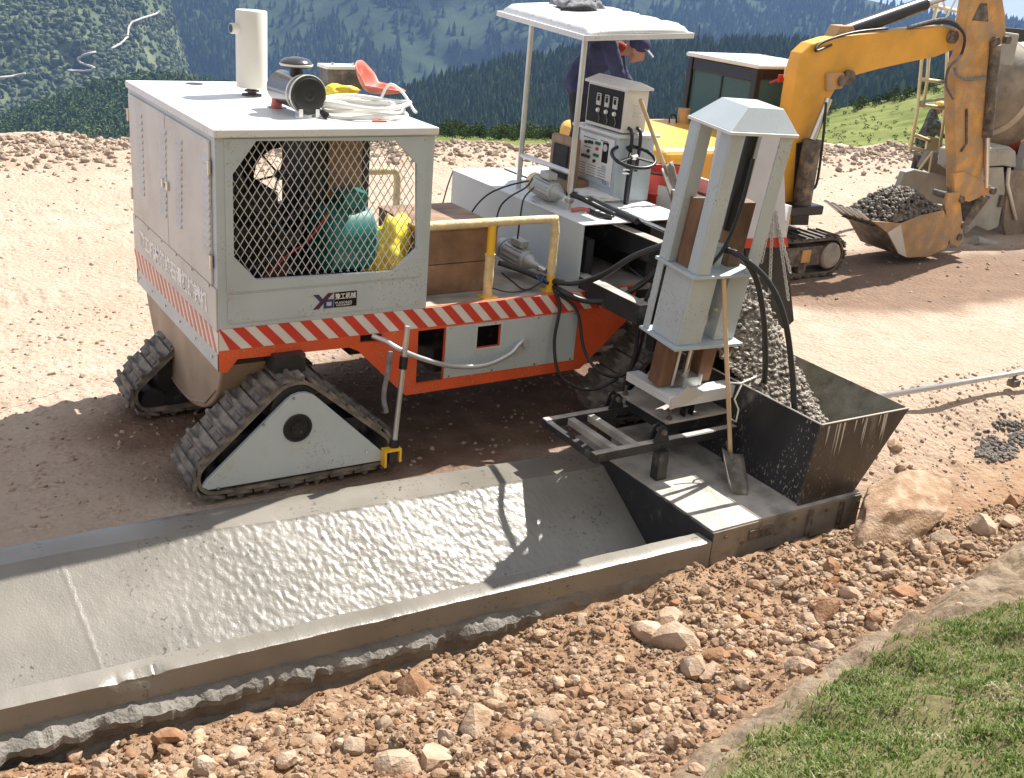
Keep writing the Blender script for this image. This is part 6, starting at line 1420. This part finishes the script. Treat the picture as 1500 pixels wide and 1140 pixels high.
def cyl_px(a, b, c, y, r0, r1, nm, m0, m1):
    p, q, s = py_(*a, y), py_(*b, y), py_(*c, y); o = MB().cyl(p, q, r0, n=16).build(nm, M_[m0], EX, smooth=40); MB().cyl(q, s, r1, n=14).build('cylinder_rod', M_[m1], o, smooth=40); return o
cyl_px((1234, 48), (1354, 6), (1425, -18), BY + .15, .10, .05, 'stick_cylinder', 'blackp', 'steel')
cyl_px((1172, 312), (1190, 205), (1214, 145), BY - .14, .13, .055, 'boom_cylinder', 'mudsteel', 'steel')
side([(1168, 210), (1194, 205), (1184, 330), (1160, 330)], BY - .02, .32).build('cylinder_guard', M_['black'], EX)
side([(1218, 62), (1232, 38), (1250, 38), (1256, 54)], BY + .05, .2).build('boom_lug', M_['exyd'], EX, bev=.01)
st_ = [(1412, 10), (1420, -40), (1448, -50), (1466, -20), (1473, 20), (1474, 55), (1468, 66), (1456, 70), (1449, 84), (1444, 130), (1439, 190), (1433, 250), (1426, 278), (1402, 286), (1394, 276), (1392, 200), (1392, 120), (1396, 96), (1404, 80), (1407, 50)]
side([(a + 7 if a < 1440 else a, b) for a, b in st_], BY - .02, .2).build('stick', M_['exyd'], EX, bev=.02, seg=3)
side([(1424, 30), (1436, 5), (1446, 5), (1448, 32)], BY - .024, .208).build('stick_recess', M_['mudsteel'], EX)
cyl_px((1458, 66), (1446, 200), (1444, 274), BY - .06, .085, .045, 'bucket_cylinder', 'mudsteel', 'steel')
pin(1452, 62, .08, BY - .1); pin(1470, 58, .06, BY - .1)
side([(1396, 256), (1412, 252), (1452, 272), (1450, 284), (1420, 296), (1400, 292)], BY - .07, .05).build('linkage', M_['exyd'], EX, bev=.01)
side([(1396, 256), (1412, 252), (1452, 272), (1450, 284), (1420, 296), (1400, 292)], BY + .32, .05).build('linkage', M_['exyd'], EX, bev=.01)
side([(1390, 284), (1406, 282), (1410, 320), (1412, 352), (1402, 362), (1392, 358), (1388, 328), (1384, 300)], BY - .1, .06).build('quick_hitch', M_['exyd'], EX, bev=.015)
side([(1390, 284), (1406, 282), (1410, 320), (1412, 352), (1402, 362), (1392, 358), (1388, 328), (1384, 300)], BY + .34, .06).build('quick_hitch', M_['exyd'], EX, bev=.015)
side([(1436, 282), (1452, 288), (1420, 330), (1408, 332)], BY + .02, .22).build('link_arm', M_['mudsteel'], EX, bev=.01)
for a, b in ((1400, 290), (1432, 290), (1403, 328), (1397, 345), (1447, 278)): pin(a, b, .055, BY - .13, BY + .42)
# bucket: two side plates, shell, lip with teeth
KY0, KY1 = 10.48, 11.3
def bs_(a, b): return (1396 + (a - 1396) * .86, 340 + (b - 340) * .9)
bk = [bs_(*q) for q in [(1258, 322), (1284, 341), (1303, 375), (1320, 382), (1355, 380), (1385, 366), (1396, 335), (1380, 305), (1339, 314), (1309, 326)]]
M_BK = pm('bucket_muddy', (.46, .27, .11), .65, var=.2, vs=5, dirt=((.33, .245, .17), .5, 4), bump=.3, splat=(.2, .17, .14))
bu = MB().prism([py_(a, b, KY0 + .03) for a, b in bk], (0, .03, 0)).build('bucket', M_BK, EX, bev=.006)
off_ = py_(1300, 340, KY0)
def bkp(a, b): p = py_(a, b, KY0 + .03); return Vector((p.x, 0, p.z))
MB().prism([bkp(a, b) + Vector((0, KY1 - .06, 0)) for a, b in bk], (0, .03, 0)).build('bucket_side', M_BK, bu, bev=.006)
shell = [bkp(a, b) for a, b in bk[:8]]; cen = sum(shell, Vector()) / len(shell); m = MB()
for p, q in zip(shell, shell[1:]):
    n_ = (cen - (p + q) / 2); n_.y = 0; n_.normalize(); n_ *= .025
    m.prism([p + Vector((0, KY0 + .061, 0)), q + Vector((0, KY0 + .061, 0)), q + n_ + Vector((0, KY0 + .061, 0)), p + n_ + Vector((0, KY0 + .061, 0))], (0, KY1 - KY0 - .122, 0))
m.build('bucket_shell', M_['mudsteel'], bu)
a, b = bkp(*bs_(1258, 322)), bkp(*bs_(1238, 306))
for i in range(5):
    y = KY0 + .12 + i * (KY1 - KY0 - .24) / 4; MB().beam((a.x, y, a.z), (b.x, y, b.z), .08, .03).build('tooth', M_['galv'], bu, bev=.008)
MB().prism([py_(*bs_(*q), KY0 + .026) for q in ((1284, 341), (1306, 328), (1316, 381), (1303, 375))], (0, -.012, 0)).build('wear_plate', M_['greyd'], bu)
MB().lathe([(0, .11), (.03, .11)], (py_(1372, 310, KY0 + .2).x, KY0 + .2, py_(1372, 310, KY0 + .2).z), (0, -1, 0), 18).build('bucket_ear', M_['exyd'], bu)
pts = []
A_, B_ = bkp(*bs_(1268, 322)), bkp(*bs_(1380, 300))
for _ in range(900):
    s, t = random.random(), random.random(); x = A_.x + (B_.x - A_.x) * s; y = KY0 + .08 + (KY1 - KY0 - .16) * t
    z = A_.z + (B_.z - A_.z) * s - .04 + .34 * (math.sin(math.pi * s) ** .8) * (math.sin(math.pi * t) ** .6); pts.append((x, y, z + random.uniform(-.03, .03), random.uniform(.025, .05)))
bl_ = scatter('bucket_load', pm('wet_mix', (.17, .15, .13), .65, var=.45, vs=22, spec=.3), pts, 'wet grey concrete heaped in the excavator bucket', variants=8)
vs = []
for j in range(13):
    for i in range(13):
        s, t = i / 12, j / 12; vs.append((A_.x + (B_.x - A_.x) * s, KY0 + .08 + (KY1 - KY0 - .16) * t, A_.z + (B_.z - A_.z) * s - .1 + .34 * (max(0, math.sin(math.pi * s)) ** .8) * (max(0, math.sin(math.pi * t)) ** .6)))
o = MB().add(vs, [(j * 13 + i, j * 13 + i + 1, (j + 1) * 13 + i + 1, (j + 1) * 13 + i) for j in range(12) for i in range(12)]).build('bucket_load_core', bl_.data.materials[0]); tag(o, 'wet concrete filling the bucket', None, None, 'stuff')
# boom hoses
for k_ in range(3): MB().tube(smoothpath([py_(1330, 40, BY - .03 + .05 * k_), py_(1386, 28 + k_ * 3, BY - .05), py_(1412, 50, BY - .1 - .02 * k_), py_(1408, 80, BY - .12), py_(1390, 100, BY - .1), py_(1386, 125, BY - .06), py_(1396, 145, BY - .04)]), .02, 8).build('boom_hose', M_['hose'] if k_ else M_['greycl'], EX, smooth=True)
MB().tube(smoothpath([py_(1398, 100, BY - .06), py_(1404, 112, BY - .08), py_(1420, 117, BY - .06), py_(1444, 113, BY - .05)]), .022, 8).build('boom_hose', M_['greycl'], EX, smooth=True)
MB().tube(smoothpath([py_(1218, 66, BY), py_(1195, 75, BY - .05), py_(1205, 62, BY), py_(1250, 48, BY), py_(1300, 42, BY)]), .018, 8).build('boom_hose', M_['hose'], EX, smooth=True)
MB().tube(smoothpath([py_(1210, 150, BY - .2), py_(1206, 200, BY - .22), py_(1196, 270, BY - .22), py_(1184, 275, BY - .2)]), .018, 8).build('boom_hose', M_['hose'], EX, smooth=True)
MB().tube([py_(1416, 160, BY - .035), py_(1416, 210, BY - .035), py_(1408, 222, BY - .035)], .02, 8).build('grease_line', M_['mudsteel'], EX)

# ------------------------------------------------------------------ mixer truck (rear end, cropped by the frame)
MY = 12.35
MX = thing('mixer_truck', (19.5, MY, 0), 'muddy concrete mixer truck with drum, chute and rear ladder', 'truck')
dax = Vector((1, 0, -.19)).normalized(); dc = Vector((17.15, MY, 2.55))
drum = MB().lathe([(0, .55), (.05, .62), (.55, .86), (1.3, 1.10), (2.2, 1.20), (3.2, 1.18), (4.1, .95), (4.5, .6)], dc, dax, 40).build('drum', M_['mixer'], MX, smooth=40)
M_DW = pm('drum_white', (.52, .46, .37), .7, var=.12, dirt=((.33, .27, .2), .35, 3)); M_DR = pm('drum_red', (.34, .05, .035), .6, var=.15, dirt=((.33, .25, .18), .25, 4))
def drum_r(h):
    pr = [(0, .55), (.05, .62), (.55, .86), (1.3, 1.10), (2.2, 1.20), (3.2, 1.18), (4.1, .95)]; return lerp_pts(pr, h)
du = dax.orthogonal().normalized(); dv = dax.cross(du)
for k_ in range(12):   # diamond band round the drum
    t0 = k_ * math.pi / 6; mt = M_DR if k_ % 2 else M_DW
    vs = []
    for i in range(7):
        for j in range(7):
            u_, w_ = i / 6, j / 6; h = .95 + .8 * (u_ + (1 - 2 * u_) * 0) ; t = t0 + (w_ - .5) * .52 + (u_ - .5) * .35; r = drum_r(h) + .006
            vs.append(dc + dax * h + (du * math.cos(t) + dv * math.sin(t)) * r)
    MB().add(vs, [(i * 7 + j, i * 7 + j + 1, (i + 1) * 7 + j + 1, (i + 1) * 7 + j) for i in range(6) for j in range(6)]).build('drum_stripe', mt, drum, smooth=True)
vs = []
for h in (.45, .55):
    r = drum_r(h) + .008; vs.append([dc + dax * h + (du * math.cos(t) + dv * math.sin(t)) * r for t in [i * 2 * math.pi / 40 for i in range(40)]])
MB().add(vs[0] + vs[1], [(i, (i + 1) % 40, 40 + (i + 1) % 40, 40 + i) for i in range(40)]).build('drum_band', M_DW, drum, smooth=True)
# chassis, wheels, pedestal
MB().box(17.2, 23.5, MY - .45, MY - .35, .75, 1.0).box(17.2, 23.5, MY + .35, MY + .45, .75, 1.0).box(17.25, 17.35, MY - 1.0, MY + 1.0, .55, .749).build('chassis_rail', M_['mudsteel'], MX)
MB().box(18.0, 18.25, MY - .75, MY - .6, .76, 1.9).box(18.0, 18.25, MY + .6, MY + .75, .76, 1.9).box(18.0, 18.2, MY - .599, MY + .599, 1.2, 1.35).build('rear_pedestal', M_['mixgrey'], MX, bev=.01)
for x in (19.0, 20.35):
    for s in (-1, 1):
        w_ = MB().lathe([(-.28, .3), (-.28, .48), (-.24, .53), (.24, .53), (.28, .48), (.28, .3)], (x, MY + s * .95, .53), (0, 1, 0), 32).build('wheel', M_['rubber'], MX, smooth=35)
        MB().lathe([(.281 * 1, .3), (.2, .26), (.22, .1), (.3, .08)], (x, MY + s * .95, .53), (0, s, 0), 20).build('rim', M_['mixgrey'], w_, smooth=35)
    MB().cyl((x, MY - .9, .53), (x, MY + .9, .53), .09, n=12).build('axle', M_['mudsteel'], MX)
for x in (22.9,):
    for s in (-1, 1): MB().lathe([(-.15, .3), (-.15, .48), (-.12, .53), (.12, .53), (.15, .48), (.15, .3)], (x, MY + s * 1.0, .53), (0, 1, 0), 32).build('wheel', M_['rubber'], MX, smooth=35)
MB().box(22.3, 24.1, MY - 1.2, MY + 1.2, .8, 3.0).build('truck_cab', M_['white'], MX, bev=.12, seg=4); MB().box(22.7, 23.7, MY - 1.21, MY - 1.195, 1.9, 2.7).build('cab_window', M_['glass'], MX)
# mudguard hood, mud flap, chute, feed hopper, tail lamp board, drip pipe
mg = py_(1400, 250, 11.35); mg2 = py_(1490, 222, 11.35)
MB().prism([py_(1408, 250, 11.35), py_(1412, 224, 11.35), py_(1432, 217, 11.35), py_(1480, 215, 11.35), py_(1489, 222, 11.35), py_(1489, 246, 11.35), py_(1470, 243, 11.35), py_(1430, 246, 11.35)], (0, .5, 0)).build('mudguard', M_['mixgrey'], MX, bev=.03)
MB().box(*sorted((py_(1462, 218, 11.34).x, py_(1480, 218, 11.34).x)), 11.335, 11.349, py_(1470, 221, 11.34).z - .02, py_(1470, 221, 11.34).z + .02).build('side_marker', M_['mixgrey'], MX)
MB().prism([py_(1412, 247, 11.4), py_(1470, 245, 11.4), py_(1472, 280, 11.4), py_(1462, 332, 11.4), py_(1448, 338, 11.4), py_(1430, 330, 11.4), py_(1415, 342, 11.4), py_(1432, 290, 11.4)], (0, .04, 0)).build('mud_flap', M_['mixgrey'], MX)
MB().tube([py_(1478, 246, 11.38), py_(1476, 270, 11.38), py_(1488, 322, 11.38)], .03, 8).build('flap_stay', M_['cream'], MX, smooth=True)
MB().prism([py_(1478, 250, 11.42), py_(1520, 250, 11.42), py_(1520, 372, 11.42), py_(1476, 355, 11.42), py_(1470, 330, 11.42)], (0, .05, 0)).build('mud_flap', M_['mixer'], MX)
p0, p1 = py_(1428, 352, 11.1), py_(1482, 368, 11.1); MB().tube([p0, p1], .085, 14).tube([p1, p1 + (p1 - p0).normalized() * .01], .06, 14).build('chute_roller', M_['mixgrey'], MX, smooth=35)
MB().prism([py_(1466, 46, 11.25), py_(1494, 50, 11.25), py_(1484, 97, 11.25), py_(1460, 93, 11.25)], (0, .2, 0)).build('water_box', M_['mixgrey'], MX, bev=.02)
MB().prism([py_(1460, 40, 11.3), py_(1510, 44, 11.3), py_(1510, 60, 11.3), py_(1494, 62, 11.3), (py_(1466, 50, 11.3))], (0, .15, 0)).build('water_pipe', M_['black'], MX)
ct = [py_(1314, 288, 11.9), py_(1336, 250, 12.0), py_(1390, 262, 12.0), py_(1396, 300, 11.9)]
MB().prism([py_(1312, 292, 11.8), py_(1326, 252, 11.8), py_(1340, 248, 11.8), py_(1386, 258, 11.8), py_(1390, 270, 11.8), py_(1384, 300, 11.8)], (0, .12, 0)).build('chute', M_['mixgrey'], MX, bev=.02)
MB().prism([py_(1350, 246, 12.2), py_(1362, 222, 12.2), py_(1392, 225, 12.2), py_(1400, 262, 12.2), py_(1370, 256, 12.2)], (0, .12, 0)).build('chute_swivel', M_['mixer'], MX, bev=.02)
MB().prism([py_(1392, 200, 12.1), py_(1390, 160, 12.1), py_(1396, 142, 12.1), py_(1412, 150, 12.1), py_(1412, 245, 12.1)], (0, .08, 0)).build('feed_hopper', M_['mixgrey'], MX, bev=.02)
MB().tube(smoothpath([py_(1378, 228, 12.0), py_(1382, 240, 12.0), py_(1400, 250, 12.0), py_(1412, 262, 12.0)]), .05, 10).build('chute_hose', M_['hosew'], MX, smooth=True)
for (a, b, c, d) in ((1336, 262, 1366, 222), (1366, 222, 1360, 256)): MB().tube([py_(a, b, 12.1), py_(c, d, 12.1)], .02, 6).build('chute_stay', M_['ydull'], MX)
# rear ladder
LY = 13.1
ld = MB().tube([py_(1378, -8, LY), py_(1350, 90, LY), py_(1344, 160, LY), py_(1333, 222, LY)], .03, 8).tube([py_(1362, 60, LY), py_(1358, 120, LY), py_(1352, 158, LY)], .03, 8).tube([py_(1388, 60, LY), py_(1384, 160, LY), py_(1376, 226, LY)], .028, 8)
ld = ld.build('ladder_stile', M_['ydull'], MX, smooth=True)
for (a, b, c, d) in ((1347, 116, 1385, 121), (1346, 154, 1384, 158), (1340, 198, 1362, 206), (1334, 216, 1358, 222), (1360, 8, 1400, 16)): MB().tube([py_(a, b, LY), py_(c, d, LY)], .034, 8).build('ladder_rung', M_['ydull'], MX, smooth=True)
MB().prism([py_(1360, 200, LY), py_(1376, 203, LY), py_(1374, 226, LY), py_(1356, 224, LY)], (0, .04, 0)).build('step_plate', M_['ydull'], MX)
for (a, b, c, d) in ((1400, 0, 1378, 40), (1414, -5, 1400, 30), (1385, 20, 1378, -20)): MB().tube([py_(a, b, 12.6), py_(c, d, 12.6)], .02, 6).build('platform_rail', M_['cream'], MX)
for (a, b) in ((py_(1333, 222, LY), py_(1400, 240, 12.6)), (py_(1376, 226, LY), py_(1420, 235, 12.5)), (py_(1345, 150, LY), py_(1420, 140, 12.5))): MB().beam(a, b, .045, .045).build('ladder_bracket', M_['mixgrey'], MX)
